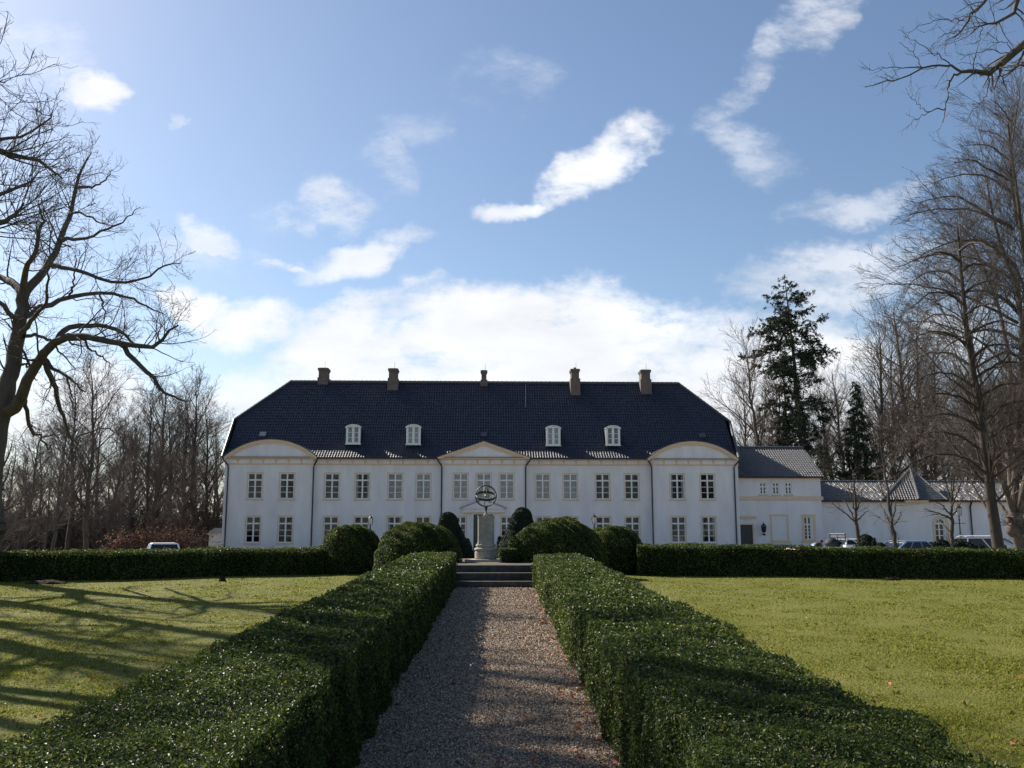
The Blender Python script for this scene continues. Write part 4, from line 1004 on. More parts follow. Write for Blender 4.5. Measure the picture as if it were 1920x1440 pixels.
ZL = 23.5
LT = [
    ([(-34, 1092), (-30, 1040), (-22, 985), (-24, 930), (-14, 870), (-9, 810), (0, 765)], 31, 19),
    ([(-20, 985), (2, 990), (-4, 1010)], 14, 6),
    (lift([(0, 790), (12, 735), (22, 690), (34, 633), (41, 589), (43, 553)], 0, .6), 17, 11),
    (lift([(8, 775), (34, 755), (52, 712), (78, 668), (107, 640), (150, 629), (222, 642), (285, 652), (310, 630), (334, 610)], 0, -3.0), 12, 1.4),
    (lift([(222, 642), (249, 673), (284, 704), (302, 730), (330, 745), (352, 752)], -1.8, -2.6), 5, 1.0),
    (lift([(107, 640), (129, 616), (178, 611), (218, 618), (249, 640), (262, 660)], -1.0, -.2), 6, 1.5),
    (lift([(42, 555), (71, 522), (93, 491), (111, 451), (129, 402), (142, 349), (153, 313), (171, 287)], .6, 2.5), 9.5, 1.2),
    (lift([(42, 555), (46, 520), (50, 498), (67, 473), (76, 430), (80, 410), (73, 384)], .6, -2), 7, 1.2),
    (lift([(42, 553), (20, 528), (0, 520), (-60, 480), (-110, 420)], .6, 3), 9, 2),
    (lift([(46, 593), (80, 575), (129, 558), (187, 549), (240, 558), (267, 571), (310, 590)], .4, 3.0), 6.5, 1),
    (lift([(98, 498), (120, 502), (156, 509), (209, 531), (267, 522), (307, 500), (338, 494)], 1.0, -1.2), 5, .8),
    (lift([(113, 450), (156, 447), (200, 429), (235, 412), (262, 389)], 1.2, 3.5), 4, .8),
    (lift([(129, 402), (156, 400), (191, 419), (215, 422)], 1.5, 0), 3, .7),
    (lift([(142, 352), (178, 349), (200, 335), (213, 318)], 2, 3), 3, .7),
    (lift([(78, 670), (93, 704), (107, 736), (116, 773), (123, 796), (135, 826)], -.4, 1.2), 6, 2),
    (lift([(135, 826), (165, 812), (200, 805), (228, 815)], 1.2, 2), 2, .7),
    (lift([(46, 742), (49, 764), (58, 807), (76, 819), (90, 842)], .2, 1.6), 5, 1.5),
    (lift([(76, 819), (100, 817), (122, 812)], 1.6, 2.6), 2, .8),
    (lift([(82, 670), (101, 693), (125, 706), (142, 720), (160, 734)], -.4, -1.6), 4, 1.2),
    (lift([(125, 706), (132, 730), (140, 756)], -1.2, -1.6), 2, .8),
    (lift([(44, 630), (70, 628), (95, 640), (115, 662), (140, 690)], .2, 2), 4, 1),
    (lift([(40, 600), (20, 590), (-15, 560), (-50, 560)], .4, -2), 6, 2),
    (lift([(34, 633), (60, 600), (85, 570), (90, 530), (92, 480)], 0, -2.4), 5, 1),
    (lift([(150, 629), (170, 655), (196, 670), (208, 690)], -1.6, -.6), 2.5, .7),
    (lift([(187, 549), (196, 590), (190, 620)], 1.4, 1.8), 2.2, .7),
    (lift([(130, 556), (140, 530), (141, 500), (150, 470)], 1.2, .6), 2.5, .7),
    (lift([(34, 678), (54, 690), (58, 702), (70, 712)], 0, .6), 3, 1),
    (lift([(-10, 800), (-60, 740), (-110, 640), (-130, 540), (-120, 430)], 0, 1), 16, 3),
    (lift([(-60, 740), (-140, 700), (-230, 640), (-300, 560)], 0, -2), 9, 2),
]
spec_near = [dict(dens=4.6, lfac=.36, ang=(25, 65), wander=.17, trop=.05, k=7, rfac=.30, lmin=.4, lmax=1.9, minr=.006, bend=.012, tmin=.22),
             dict(dens=6.0, lfac=.45, ang=(25, 60), wander=.19, trop=.05, k=5, rfac=.45, lmin=.25, lmax=1.0, minr=.0035),
             dict(dens=10, lfac=.5, ang=(25, 60), wander=.2, trop=.03, k=3, rfac=.55, lmin=.14, lmax=.55, minr=.0028)]
p = at(-34, 1092, ZL)
traced('bare_lime_tree', (p.x, ZL, float(gz(p.x, ZL))), 'huge gnarled bare tree with forked trunk at the left edge, arching over the lawn', LT, ZL, spec_near, 11)
# second tree out at the left: only its branches reach the picture, its shadow stripes the lawn
def rnd_tree_wood(base, H, rng, r0, lean=(0, 0), nl=14, spread=.5, kink=.05, crown0=.3):
    K = 14; t = np.linspace(0, 1, K + 1)
    tr_ = np.stack([base[0] + lean[0] * t * H + np.cumsum(rng.normal(0, kink, K + 1)) * .4, base[1] + lean[1] * t * H + np.cumsum(rng.normal(0, kink, K + 1)) * .4, base[2] + t * H], 1); tr_[0] = base
    R_ = r0 * (1 - t) ** .8 + .012
    Ps, Rs = [tr_], [R_]
    for i in range(nl):
        s_ = crown0 + (1 - crown0) * .9 * (i + rng.uniform(0, 1)) / nl; j = min(int(s_ * K), K - 1); p = tr_[j] * (1 - (s_ * K - j)) + tr_[j + 1] * (s_ * K - j)
        az = rng.uniform(0, 2 * PI); L = H * spread * min(.62, 1.5 * (1.06 - s_)) * rng.uniform(.6, 1.15) + .4; a = R(rng.uniform(22, 62) * (1.25 - .5 * s_)); d = np.array([math.cos(az) * math.sin(a), math.sin(az) * math.sin(a), math.cos(a)])
        pts = [p]
        for k in range(K): d = d + rng.normal(0, .06, 3) + np.array([0, 0, .012]); d /= np.linalg.norm(d); pts.append(pts[-1] + d * L / K)
        Ps.append(np.array(pts)); Rs.append(np.linspace(R_[j] * .48, .008, K + 1))
    return np.stack(Ps), np.stack(Rs)


def rnd_tree(name, base, H, r0, seed, label, group, spec, nl=14, spread=.5, lean=(0, 0), crown0=.3, m='bark', mt='bark_twig', cat='tree', kink=.13):
    rng = np.random.default_rng(seed); P, Rr = rnd_tree_wood(np.array(base, float), H, rng, r0, lean, nl, spread, kink, crown0)
    wood = [(P, Rr, 7)]; tw = []
    for i, sp_ in enumerate(spec):
        P, Rr = children(P, Rr, rng, **sp_); tw.append((P, Rr, 4 if i == 0 else 3))
    return make_tree(name, tuple(base), label, cat, group, wood, tw, m, mt)


L2 = [
    ([(-520, 1215, 0), (-505, 1000, 0), (-480, 760, 0), (-420, 560, 0)], 40, 26),
    ([(-420, 560, 0), (-330, 420, .5), (-240, 330, .5), (-120, 290, .5), (-40, 280, 0), (0, 283, 0), (35, 292, 0), (78, 305, .3), (118, 335, .5)], 16, 1.2),
    ([(-240, 330, .5), (-130, 290, 1), (-40, 265, 1.5), (0, 260, 2), (45, 255, 2), (90, 225, 2.2), (100, 205, 2.2)], 7, .9),
    ([(-330, 420, .5), (-200, 400, -.5), (-90, 385, -1), (-20, 372, -1), (40, 350, -1), (70, 325, -1)], 9, 1),
    ([(-420, 560, 0), (-260, 520, -1.5), (-130, 470, -2), (-20, 425, -2.5), (20, 410, -2.5), (45, 380, -2.5)], 12, 1.2),
    ([(-420, 560, 0), (-430, 360, 0), (-400, 160, 1), (-330, 0, 1), (-260, -160, 1)], 20, 3),
    ([(-430, 360, 0), (-300, 220, -1), (-160, 150, -1), (-60, 140, -2), (10, 155, -2)], 10, 1),
    ([(-480, 700, 0), (-620, 520, 1), (-760, 380, 1), (-840, 200, 1)], 20, 4),
    ([(-400, 160, 1), (-520, 0, 1), (-600, -200, 2)], 12, 3),
    ([(-330, 0, 1), (-200, -60, 0), (-80, -120, 0)], 9, 2),
    ([(-400, 160, 1), (-280, -80, 3), (-200, -300, 4)], 12, 2), ([(-430, 360, 0), (-560, 100, -3), (-650, -100, -4)], 12, 2), ([(-330, 0, 1), (-420, -300, 2), (-400, -500, 3)], 12, 2),  # from here on, out-of-view limbs added for denser shade
    ([(-420, 560, 0), (-300, 400, 3), (-260, 200, 5), (-200, 40, 6)], 12, 2), ([(-520, 0, 1), (-640, -180, 4), (-700, -300, 6)], 10, 2),
]
p = at(-520, 1215, 14.5)
traced('bare_lime_tree', (p.x, 14.5, float(gz(p.x, 14.5))), 'bare tree whose fine branches enter the sky at the upper left edge', L2, 14.5, spec_near, 12)
for (x, y, H, sd_, c0, lab) in ((-13.4, 18.3, 17, 93, .5, 'bare tree beyond the left edge, nearest the foreground hedge'), (-16.5, 24.0, 19, 91, .55, 'slim bare tree beyond the left edge beside the gnarled giant'), (-23.1, 28.1, 22, 92, .6, 'tall bare tree beyond the left edge, farthest of the row')):
    rnd_tree('bare_tree', (x, y, float(gz(x, y))), H, .36, sd_, lab, None, [dict(dens=1.7, lfac=.36, ang=(25, 60), wander=.15, trop=.04, k=5, rfac=.45, lmin=.5, lmax=2.4, minr=.012), dict(dens=2.6, lfac=.45, ang=(25, 60), wander=.16, trop=.04, k=4, rfac=.5, lmin=.3, lmax=1.1, minr=.005)], nl=20, spread=.34, crown0=c0, kink=.07)
# overhanging branches at the upper right
TR = [
    ([(2330, 1190, 0), (2340, 900, 0), (2330, 620, 0), (2250, 380, 0), (2130, 230, 0)], 34, 20),
    ([(2130, 230), (2010, 140), (1965, 92), (1920, 82), (1880, 117), (1853, 138), (1828, 133), (1803, 135)], 12, 3.2),
    ([(1803, 135), (1777, 123), (1737, 127), (1700, 143), (1660, 153), (1622, 163)], 2.6, .7),
    ([(1803, 135), (1783, 150), (1777, 167), (1773, 200), (1767, 230)], 2.4, .8),
    ([(1773, 200), (1742, 211), (1710, 229)], 1.4, .5), ([(1742, 211), (1722, 196), (1705, 182)], .9, .4),
    ([(1737, 127), (1677, 127), (1630, 131)], 1.3, .4), ([(1730, 127), (1712, 98), (1685, 80)], 1.0, .4),
    ([(1782, 124), (1765, 107), (1747, 97), (1720, 80), (1693, 67)], 1.3, .4),
    ([(1853, 138), (1854, 160), (1845, 185), (1828, 204), (1812, 230)], 1.3, .4),
    ([(2130, 230), (2060, 60), (1990, -40), (1960, -60), (1915, -12), (1900, 20), (1878, 40), (1850, 46), (1820, 63)], 9, .8),
    ([(1990, -40), (1900, -60), (1850, 0), (1817, 33), (1800, 60), (1773, 76)], 5, .6),
    ([(1807, 38), (1780, 34), (1740, 43), (1700, 61)], 1.1, .4), ([(1800, 60), (1770, 66), (1745, 88)], 1.0, .4),
    ([(1840, 48), (1835, 75), (1822, 84)], 1.0, .4), ([(1900, 97), (1882, 80), (1868, 76), (1850, 60)], 1.0, .4),
    ([(1895, 100), (1858, 95), (1825, 100), (1800, 112)], 1.0, .4), ([(1860, 132), (1830, 120), (1795, 118)], .9, .3),
    ([(2250, 380), (2330, 180), (2420, 0), (2440, -200)], 18, 4), ([(2330, 620), (2480, 420), (2600, 200)], 16, 3),
    ([(1960, 90), (2000, 60), (2010, -20)], 3, .8),
]
spec_br = [dict(dens=5.0, lfac=.30, ang=(25, 70), wander=.16, trop=.02, k=6, rfac=.45, lmin=.25, lmax=1.0, minr=.004),
           dict(dens=8, lfac=.45, ang=(25, 60), wander=.18, trop=.02, k=4, rfac=.5, lmin=.15, lmax=.55, minr=.0026)]
p = at(2330, 1190, 17.5)
traced('bare_lime_tree', (p.x, 17.5, float(gz(p.x, 17.5))), 'bare tree reaching one dark overhanging branch into the upper right corner of the sky', TR, 17.5, spec_br, 13)

# right: pollard lime with a burr and a fan of stems, and the tall leaning tree beside it
ZP = 40
PO = [([(1922, 1062), (1916, 1030), (1908, 1008), (1905, 985), (1904, 960)], 9, 13), ([(1906, 1006), (1899, 994), (1903, 985)], 9, 15), ([(1911, 998), (1913, 984), (1907, 970)], 13, 8), ([(1900, 984), (1897, 974), (1903, 962)], 12, 7), ([(1903, 1000), (1906, 985), (1902, 968)], 13, 12),
      (lift([(1903, 965), (1888, 925), (1872, 880), (1862, 830), (1850, 760), (1832, 690), (1818, 620)], 0, -2), 6, 1.2),
      (lift([(1896, 970), (1875, 948), (1858, 905), (1848, 880)], 0, 2), 5, 1.5),
      (lift([(1904, 960), (1903, 900), (1908, 820), (1915, 720), (1916, 600), (1900, 520), (1880, 470), (1860, 400), (1850, 330)], 0, 1), 8, 1.5),
      (lift([(1908, 962), (1926, 900), (1940, 800), (1945, 680), (1930, 560), (1915, 430), (1900, 320), (1890, 230)], 0, -2), 9, 1.5),
      (lift([(1900, 965), (1896, 900), (1890, 800), (1894, 700), (1880, 610), (1860, 540), (1830, 470), (1800, 420)], 0, 3), 7, 1.2),
      (lift([(1910, 962), (1950, 880), (1980, 760), (1990, 600), (1975, 450), (1950, 300), (1935, 200)], 0, 2), 9, 2),
      (lift([(1912, 590), (1880, 560), (1840, 545), (1790, 550), (1745, 570)], 1, -1), 4, .7),
      (lift([(1916, 640), (1870, 620), (1820, 625), (1775, 650), (1740, 690)], 1, 2), 4, .7),
      (lift([(1905, 500), (1860, 460), (1810, 450), (1765, 460), (1725, 480)], 1, -2), 3.5, .6),
      (lift([(1900, 430), (1850, 400), (1800, 370), (1750, 372), (1722, 380)], 1, 2), 3, .6),
      (lift([(1898, 340), (1860, 320), (1820, 300), (1790, 305)], 0, -2), 2.5, .5), (lift([(1893, 270), (1865, 250), (1835, 245)], 0, 1), 2, .5),
      (lift([(1945, 700), (1890, 660), (1830, 690), (1780, 740), (1750, 800)], 0, -3), 4, .7), (lift([(1940, 780), (1880, 760), (1820, 790), (1780, 850)], 0, -2), 4, .7),
      (lift([(1890, 800), (1850, 790), (1810, 830), (1785, 880)], 1, 3), 3, .7), (lift([(1940, 620), (1985, 540), (2040, 480)], 0, 0), 5, 1),
      (lift([(1930, 480), (1905, 400), (1895, 300), (1905, 210), (1912, 170)], 0, -1), 3.5, .5), (lift([(1905, 880), (1870, 850), (1830, 850), (1800, 880)], 0, -3), 3, .6),
      (lift([(1900, 430), (1830, 396), (1765, 392), (1706, 402)], 0, -2), 3, .5), (lift([(1905, 525), (1830, 488), (1750, 478), (1684, 500)], 1, 1), 3.2, .5), (lift([(1908, 605), (1820, 560), (1730, 536), (1662, 532)], 0, -3), 3.2, .5),
      (lift([(1915, 725), (1850, 650), (1760, 606), (1676, 606)], 0, 2), 3.2, .5), (lift([(1893, 300), (1850, 272), (1806, 274)], 0, 1), 2.2, .5), (lift([(1896, 360), (1846, 330), (1790, 330), (1748, 344)], 0, 2), 2.6, .5),
      (lift([(1930, 560), (1900, 500), (1850, 470), (1790, 500), (1740, 540)], 0, 3), 3, .5), (lift([(1905, 240), (1880, 205), (1862, 190)], 0, -1), 1.8, .5)]
spec_mid = [dict(dens=3.8, lfac=.5, ang=(22, 58), wander=.09, trop=.03, k=7, rfac=.28, lmin=.8, lmax=3.8, minr=.009, bend=-.008, tmin=.08),
            dict(dens=4.8, lfac=.5, ang=(18, 48), wander=.11, trop=-.0, k=4, rfac=.45, lmin=.4, lmax=1.7, minr=.0055),
            dict(dens=4.6, lfac=.5, ang=(20, 50), wander=.13, trop=0, k=3, rfac=.6, lmin=.2, lmax=.8, minr=.0035)]
p = at(1922, 1062, ZP)
traced('pollard_lime_tree', (p.x, ZP, float(gz(p.x, ZP))), 'tall bare lime with swollen burr on its trunk and fanned upright stems, at the right', PO, ZP, spec_mid, 14)
LE = [([(1880, 1064), (1871, 1020), (1860, 940), (1852, 885), (1842, 810), (1833, 738), (1822, 680), (1815, 633), (1806, 560), (1799, 480), (1795, 430)], 11.5, 2)]
rr_g = random.Random(4)
for i in range(22):
    y = 470 + i * 20; sd_ = -1 if i % 2 else 1; x = float(np.interp(y, [430, 480, 560, 633, 738, 810, 885], [1795, 1799, 1806, 1815, 1833, 1842, 1852])); Lx = (60 + (y - 430) * .22) * rr_g.uniform(.8, 1.15)
    LE.append((lift([(x, y), (x + sd_ * Lx * .35, y - Lx * .22), (x + sd_ * Lx * .75, y - Lx * .2), (x + sd_ * Lx * 1.1, y + Lx * .02 + 5)], 0, rr_g.uniform(-3, 3)), 3.0, .6))
p = at(1880, 1064, 36)
traced('bare_tree', (p.x, 36, float(gz(p.x, 36))), 'tall slightly leaning bare tree with arching side branches in front of the low white wing', LE, 36, spec_mid, 15, 'bark_pale')
# three small limes on the car park
for (xb, xf, yf, xt, yt, br, Zs, lab, sd_) in (
        (1612, 1605, 980, 1598, 880, [[(1605, 980), (1585, 962), (1560, 944)], [(1605, 980), (1590, 950), (1570, 918)], [(1605, 978), (1615, 968), (1628, 958)], [(1603, 960), (1596, 930), (1588, 905)], [(1604, 965), (1612, 940), (1616, 915)]], 42, 'small bare lime sapling with forked crown right of the annex', 1),
        (1679, 1672, 982, 1645, 800, [[(1672, 984), (1655, 975), (1641, 966)], [(1672, 984), (1655, 955), (1650, 940)], [(1673, 984), (1684, 975), (1690, 960)], [(1673, 975), (1678, 955), (1680, 930)], [(1668, 950), (1655, 920), (1640, 880)], [(1662, 900), (1680, 860), (1690, 820)]], 40, 'slim bare lime rising above the low roof between the bushes and parked cars', 2),
        (1785, 1784, 971, 1783, 900, [[(1784, 972), (1760, 963), (1735, 955)], [(1784, 972), (1765, 965), (1745, 965)], [(1782, 965), (1768, 950), (1752, 938)], [(1785, 968), (1796, 950), (1806, 930)], [(1784, 950), (1778, 920), (1765, 880)], [(1785, 950), (1798, 915), (1812, 880)], [(1784, 940), (1788, 900), (1790, 850)]], 39, 'small bare lime with cut side branches right of the arched window', 3)):
    rng_ = random.Random(sd_); L_ = [([(xb + 1, 1064), (xb, 1025), (xf, yf)], 4.4, 3.4), ([(xf, yf), ((xf + xt) / 2 + 2, (yf + yt) / 2), (xt, yt)], 2.8, .8)] + [(lift(b, 0, rng_.uniform(-1.5, 1.5)), 1.7, .6) for b in br]
    p = at(xb + 1, 1064, Zs)
    traced('lime_sapling', (p.x, Zs, float(gz(p.x, Zs))), lab, L_, Zs, [dict(dens=2.6, lfac=.55, ang=(20, 55), wander=.12, trop=.02, k=5, rfac=.45, lmin=.5, lmax=1.8, minr=.006), dict(dens=4, lfac=.5, ang=(20, 50), wander=.14, trop=.0, k=3, rfac=.5, lmin=.2, lmax=.8, minr=.004)], 30 + sd_, 'bark_pale')

# woods: prototypes then copies
spec_far = [dict(dens=2.0, lfac=.42, ang=(20, 50), wander=.11, trop=.04, k=6, rfac=.34, lmin=1.0, lmax=4.0, minr=.014),
            dict(dens=3.4, lfac=.5, ang=(20, 45), wander=.12, trop=.03, k=4, rfac=.45, lmin=.6, lmax=2.0, minr=.009),
            dict(dens=2.6, lfac=.5, ang=(20, 45), wander=.14, trop=.02, k=3, rfac=.55, lmin=.4, lmax=1.2, minr=.0065)]
protos = {}
def proto(i):
    if i not in protos:
        H = 16; kinds = [dict(nl=22, spread=.52, crown0=.2), dict(nl=26, spread=.42, crown0=.15), dict(nl=20, spread=.62, crown0=.25), dict(nl=30, spread=.36, crown0=.25), dict(nl=24, spread=.5, crown0=.06)]; kinds[i]['kink'] = .2; kinds[i]['lean'] = ((-.06, .03), (.05, 0), (-.03, .04), (.02, -.03), (.08, .02))[i]
        t = rnd_tree('bare_tree', (0, 0, 0), H, .21, 50 + i, 'x', None, spec_far, m='bark_pale' if i % 2 else 'bark', mt='bark_red' if i == 4 else 'bark_twig', **kinds[i])
        protos[i] = [t, False]
    return protos[i]


def place(i, x, y, H, label, group, rz, sx=1.0):
    pr = proto(i); t = pr[0] if not pr[1] else copy_tree(pr[0]); pr[1] = True
    t.location = (x, y, float(gz(x, y)) - .1); t.rotation_euler = (0, 0, rz); s_ = H / 16; t.scale = (s_ * sx, s_ * sx, s_)
    tag(t, label, 'tree', group); return t


rw = random.Random(8)
# left wood: (x px, top y px, distance, proto)
LW = [(12, 900, 52, 0), (40, 880, 60, 4), (66, 790, 64, 1), (100, 850, 58, 2), (118, 770, 66, 0), (150, 700, 72, 3), (185, 690, 68, 0), (215, 765, 62, 4), (240, 820, 74, 2), (262, 770, 82, 1), (285, 735, 76, 3),
      (305, 715, 82, 1), (335, 760, 78, 0), (352, 728, 86, 3), (378, 720, 80, 2), (400, 760, 88, 1), (420, 800, 92, 0), (60, 840, 80, 2), (130, 800, 90, 1), (200, 780, 95, 2), (250, 800, 98, 0), (320, 790, 98, 2), (380, 790, 102, 4),
      (20, 830, 88, 3), (90, 820, 102, 0), (165, 820, 104, 3), (290, 840, 66, 4), (340, 860, 70, 4), (225, 870, 60, 4), (440, 840, 100, 2), (-30, 800, 66, 1), (-70, 780, 80, 0), (-120, 820, 70, 2),
      (-10, 860, 104, 4), (50, 870, 108, 2), (110, 865, 110, 4), (175, 860, 112, 0), (235, 860, 108, 3), (300, 850, 112, 4), (360, 850, 114, 0), (410, 850, 112, 3), (455, 860, 116, 4)]
ORD = ['first', 'second', 'third', 'fourth', 'fifth', 'sixth', 'seventh', 'eighth', 'ninth', 'tenth', 'eleventh', 'twelfth', 'thirteenth', 'fourteenth', 'fifteenth', 'sixteenth', 'seventeenth', 'eighteenth', 'nineteenth', 'twentieth']
lw_r = sorted([q[0] for q in LW[:17]])
for i, (x, yt, Yd, k) in enumerate(LW):
    p = at(x, yt, Yd); g0 = float(gz(p.x, Yd))
    place(k, p.x, Yd, p.z - g0, ('tall bare tree in the wood left of the manor, %s from the left' % ORD[lw_r.index(x)]) if i < 17 else 'lower bare tree filling the depth of the grey left wood', 'tall bare trees in the left wood' if i < 17 else 'lower bare trees deep in the left wood', rw.uniform(0, 6.28), rw.uniform(.85, 1.15))
RW = [(1400, 720, 110, 2), (1432, 640, 106, 4), (1455, 690, 114, 0), (1420, 780, 118, 4), (1540, 720, 114, 0), (1565, 760, 110, 4), (1575, 690, 122, 1), (1632, 600, 104, 3), (1655, 620, 112, 1), (1690, 560, 108, 3), (1712, 590, 114, 1), (1735, 640, 112, 3), (1760, 700, 118, 0), (1790, 720, 106, 4), (1820, 700, 112, 2), (1850, 720, 108, 4), (1880, 740, 114, 0), (1910, 690, 110, 4), (1945, 700, 118, 2), (1600, 790, 104, 4), (1640, 800, 102, 4), (1680, 790, 102, 4), (1725, 780, 102, 4), (1765, 790, 100, 4), (1805, 790, 102, 4), (1845, 800, 100, 4), (1885, 795, 102, 4), (1925, 800, 100, 4), (1500, 760, 118, 2), (1480, 800, 112, 4), (1530, 810, 106, 4), (1610, 740, 126, 2), (1670, 740, 126, 0), (1740, 730, 128, 2), (1830, 740, 128, 0), (1900, 730, 128, 2), (1550, 820, 126, 0), (1450, 780, 126, 2), (1980, 720, 112, 2), (2030, 700, 108, 0)]
rw_r = sorted([q[0] for q in RW[:19]])
for i, (x, yt, Yd, k) in enumerate(RW):
    p = at(x, yt, Yd); g0 = float(gz(p.x, Yd))
    place(k, p.x, Yd, p.z - g0, ('tall bare tree in the wood behind the right wings, %s from the left' % ORD[rw_r.index(x)]) if i < 19 else 'lower bare tree filling the brown wood behind the low wing', 'tall bare trees in the right wood' if i < 19 else 'lower bare trees deep in the right wood', rw.uniform(0, 6.28), rw.uniform(.85, 1.15))


# conifers
def conifer(base, H, r0, seed, label, prof, n_br, m='needle', leafsz=.16, droop=-.25, ivy=0, gap=.0, name='spruce_tree', dens=36.0):
    rng = np.random.default_rng(seed); root = empty(name, base, label, 'tree')
    K = 14; t = np.linspace(0, 1, K + 1); P = np.stack([np.cumsum(rng.normal(0, .04, K + 1)) * (t > 0), np.cumsum(rng.normal(0, .04, K + 1)) * (t > 0), t * H], 1); R_ = r0 * (1 - t) + .02
    hs = np.linspace(.0, 1, n_br) ** .95; az = rng.uniform(0, 2 * PI, n_br); L = np.array([prof(h) for h in hs]) * rng.uniform(.6, 1.25, n_br) * (rng.random(n_br) > gap)
    ok = (L > .15); hs, az, L = hs[ok], az[ok], L[ok]; hz_ = hs * H
    px = np.interp(hs, t, P[:, 0]); py = np.interp(hs, t, P[:, 1]); k = 7; cur = np.stack([np.cos(az), np.sin(az), .25 - .3 * (1 - hs)], 1); pts = [np.stack([px, py, hz_], 1)]
    for i in range(k):
        cur = unit(cur + rng.normal(0, .07, cur.shape) + np.array([0, 0, droop * .25 if i < 4 else .10])); pts.append(pts[-1] + cur * (L / k)[:, None])
    B = np.stack(pts, 1); BR = np.maximum(.012, L * .012)[:, None] * np.linspace(1, .3, k + 1)[None]
    C2, CR = children(B, BR, rng, dens=3.2, lfac=.42, ang=(35, 75), wander=.12, trop=-.12, k=4, rfac=.6, lmin=.3, lmax=1.6, minr=.008, tmin=.22)
    V, F = merge([tubes(P[None], R_[None], 10), tubes(B, BR, 5), tubes(C2, CR, 3)]); np_obj('trunk', V, F, 'bark', root, smooth=True)
    # needle sprays hang along the small shoots
    segL = np.linalg.norm(np.diff(C2, axis=1), axis=2).sum(1); n = np.maximum(2, (segL * dens).astype(int)); idx = np.repeat(np.arange(len(C2)), n); tt = rng.uniform(0, 1, len(idx)); q, d = interp_poly(C2, idx, tt)
    q = q + rng.normal(0, .07, q.shape) + np.array([0, 0, -.05]); sz = leafsz * rng.uniform(.5, 1.4, len(q))
    V, F = leaf_mesh(q, np.tile([0, 0, 1.], (len(q), 1)), sz, rng, jit=.9, asp=.32); np_obj('crown', V, F, m, root)
    if ivy:
        n = ivy; hh = rng.uniform(0, 1, n) ** 1.2 * .62 * H; a = rng.uniform(0, 2 * PI, n); rr = r0 * (1 - hh / H) + rng.exponential(.16, n) * (1 + np.sin(hh * 2) * .4); q = np.stack([rr * np.cos(a), rr * np.sin(a), hh], 1)
        V, F = leaf_mesh(q, np.stack([np.cos(a), np.sin(a), .3 + 0 * a], 1), .13 * rng.uniform(.6, 1.3, n), rng, jit=.7, asp=.8); np_obj('ivy', V, F, 'ivy', root)
    return root


p = at(1520, 900, 104); zt = at(1490, 516, 104); bz_ = float(gz(p.x, 104))
def pf(h):   # irregular old spruce: bare waist, broad top
    return float(np.interp(h, [0, .25, .33, .42, .50, .56, .62, .72, .82, .9, 1], [0, 0, 2.6, 3.6, 4.2, 1.6, 3.8, 4.9, 3.6, 2.8, .25]))
spr = conifer((p.x, 104, bz_), zt.z - bz_, .5, 3, 'tall ragged dark spruce with ivy clad trunk behind the annex', pf, 270, ivy=9000, gap=.08, leafsz=.27, droop=-.35)
spr.rotation_euler = (0, R(-3.2), R(0))
p = at(1478, 900, 106); zt = at(1470, 640, 106); bz_ = float(gz(p.x, 106))
conifer((p.x, 106, bz_), zt.z - bz_, .3, 5, 'ivy grown spruce with drooping dark boughs left of the tallest spruce', lambda h: float(np.interp(h, [0, .15, .4, .7, 1], [0, 1.4, 3.4, 2.8, .4])), 110, ivy=5000, gap=.2, leafsz=.26, droop=-.5)
p = at(1612, 900, 100); zt = at(1603, 716, 100); bz_ = float(gz(p.x, 100))
conifer((p.x, 100, bz_), zt.z - bz_, .25, 6, 'dense dark conical fir behind the low wing', lambda h: 3.3 * (1 - h) ** .8 + .1, 260, leafsz=.26, droop=-.2, dens=60)
p = at(1545, 900, 98); zt = at(1545, 830, 98); bz_ = float(gz(p.x, 98))
conifer((p.x, 98, bz_), zt.z - bz_, .25, 7, 'low dark yew mass behind the end of the annex roof', lambda h: 2.6 * (1 - h) ** .5 + .1, 160, leafsz=.22, droop=-.1, dens=30, m='yew', name='yew_tree')


# undergrowth: thickets and the russet beech hedge
def thicket(name, x, y, rx, ry, h, label, group, m, seed, n=5000, twig=900, cat='shrub', leaf=.12):
    rng = np.random.default_rng(seed); z0 = float(gz(x, y)); root = empty(name, (x, y, z0), label, cat, group)
    b = np.stack([rng.uniform(-rx, rx, twig) * .7, rng.uniform(-ry, ry, twig) * .7, np.zeros(twig)], 1); d = unit(np.stack([b[:, 0] / rx * .5 + rng.normal(0, .25, twig), rng.normal(0, .3, twig), np.ones(twig)], 1)); pts = [b]; L = h * rng.uniform(.6, 1.2, twig)
    for i in range(5): d = unit(d + rng.normal(0, .14, d.shape)); pts.append(pts[-1] + d * (L / 5)[:, None])
    P = np.stack(pts, 1); Rr = np.full((twig, 1), .016) * np.linspace(1, .35, 6)[None]
    P2, R2 = children(P, Rr, rng, dens=1.5, lfac=.4, ang=(20, 55), wander=.14, trop=.03, k=3, rfac=.7, lmin=.3, lmax=1.2, minr=.008)
    V, F = merge([tubes(P, Rr, 3), tubes(P2, R2, 3)]); np_obj('branches', V, F, 'bark_pale', root)
    if n:
        idx = rng.integers(0, len(P2), n); q, _ = interp_poly(P2, idx, rng.uniform(.2, 1, n)); q += rng.normal(0, .06, q.shape)
        V, F = leaf_mesh(q, np.tile([0, 0, 1.], (n, 1)), leaf * rng.uniform(.6, 1.3, n), rng, 1.0, .6); np_obj('foliage', V, F, m, root)
    return root


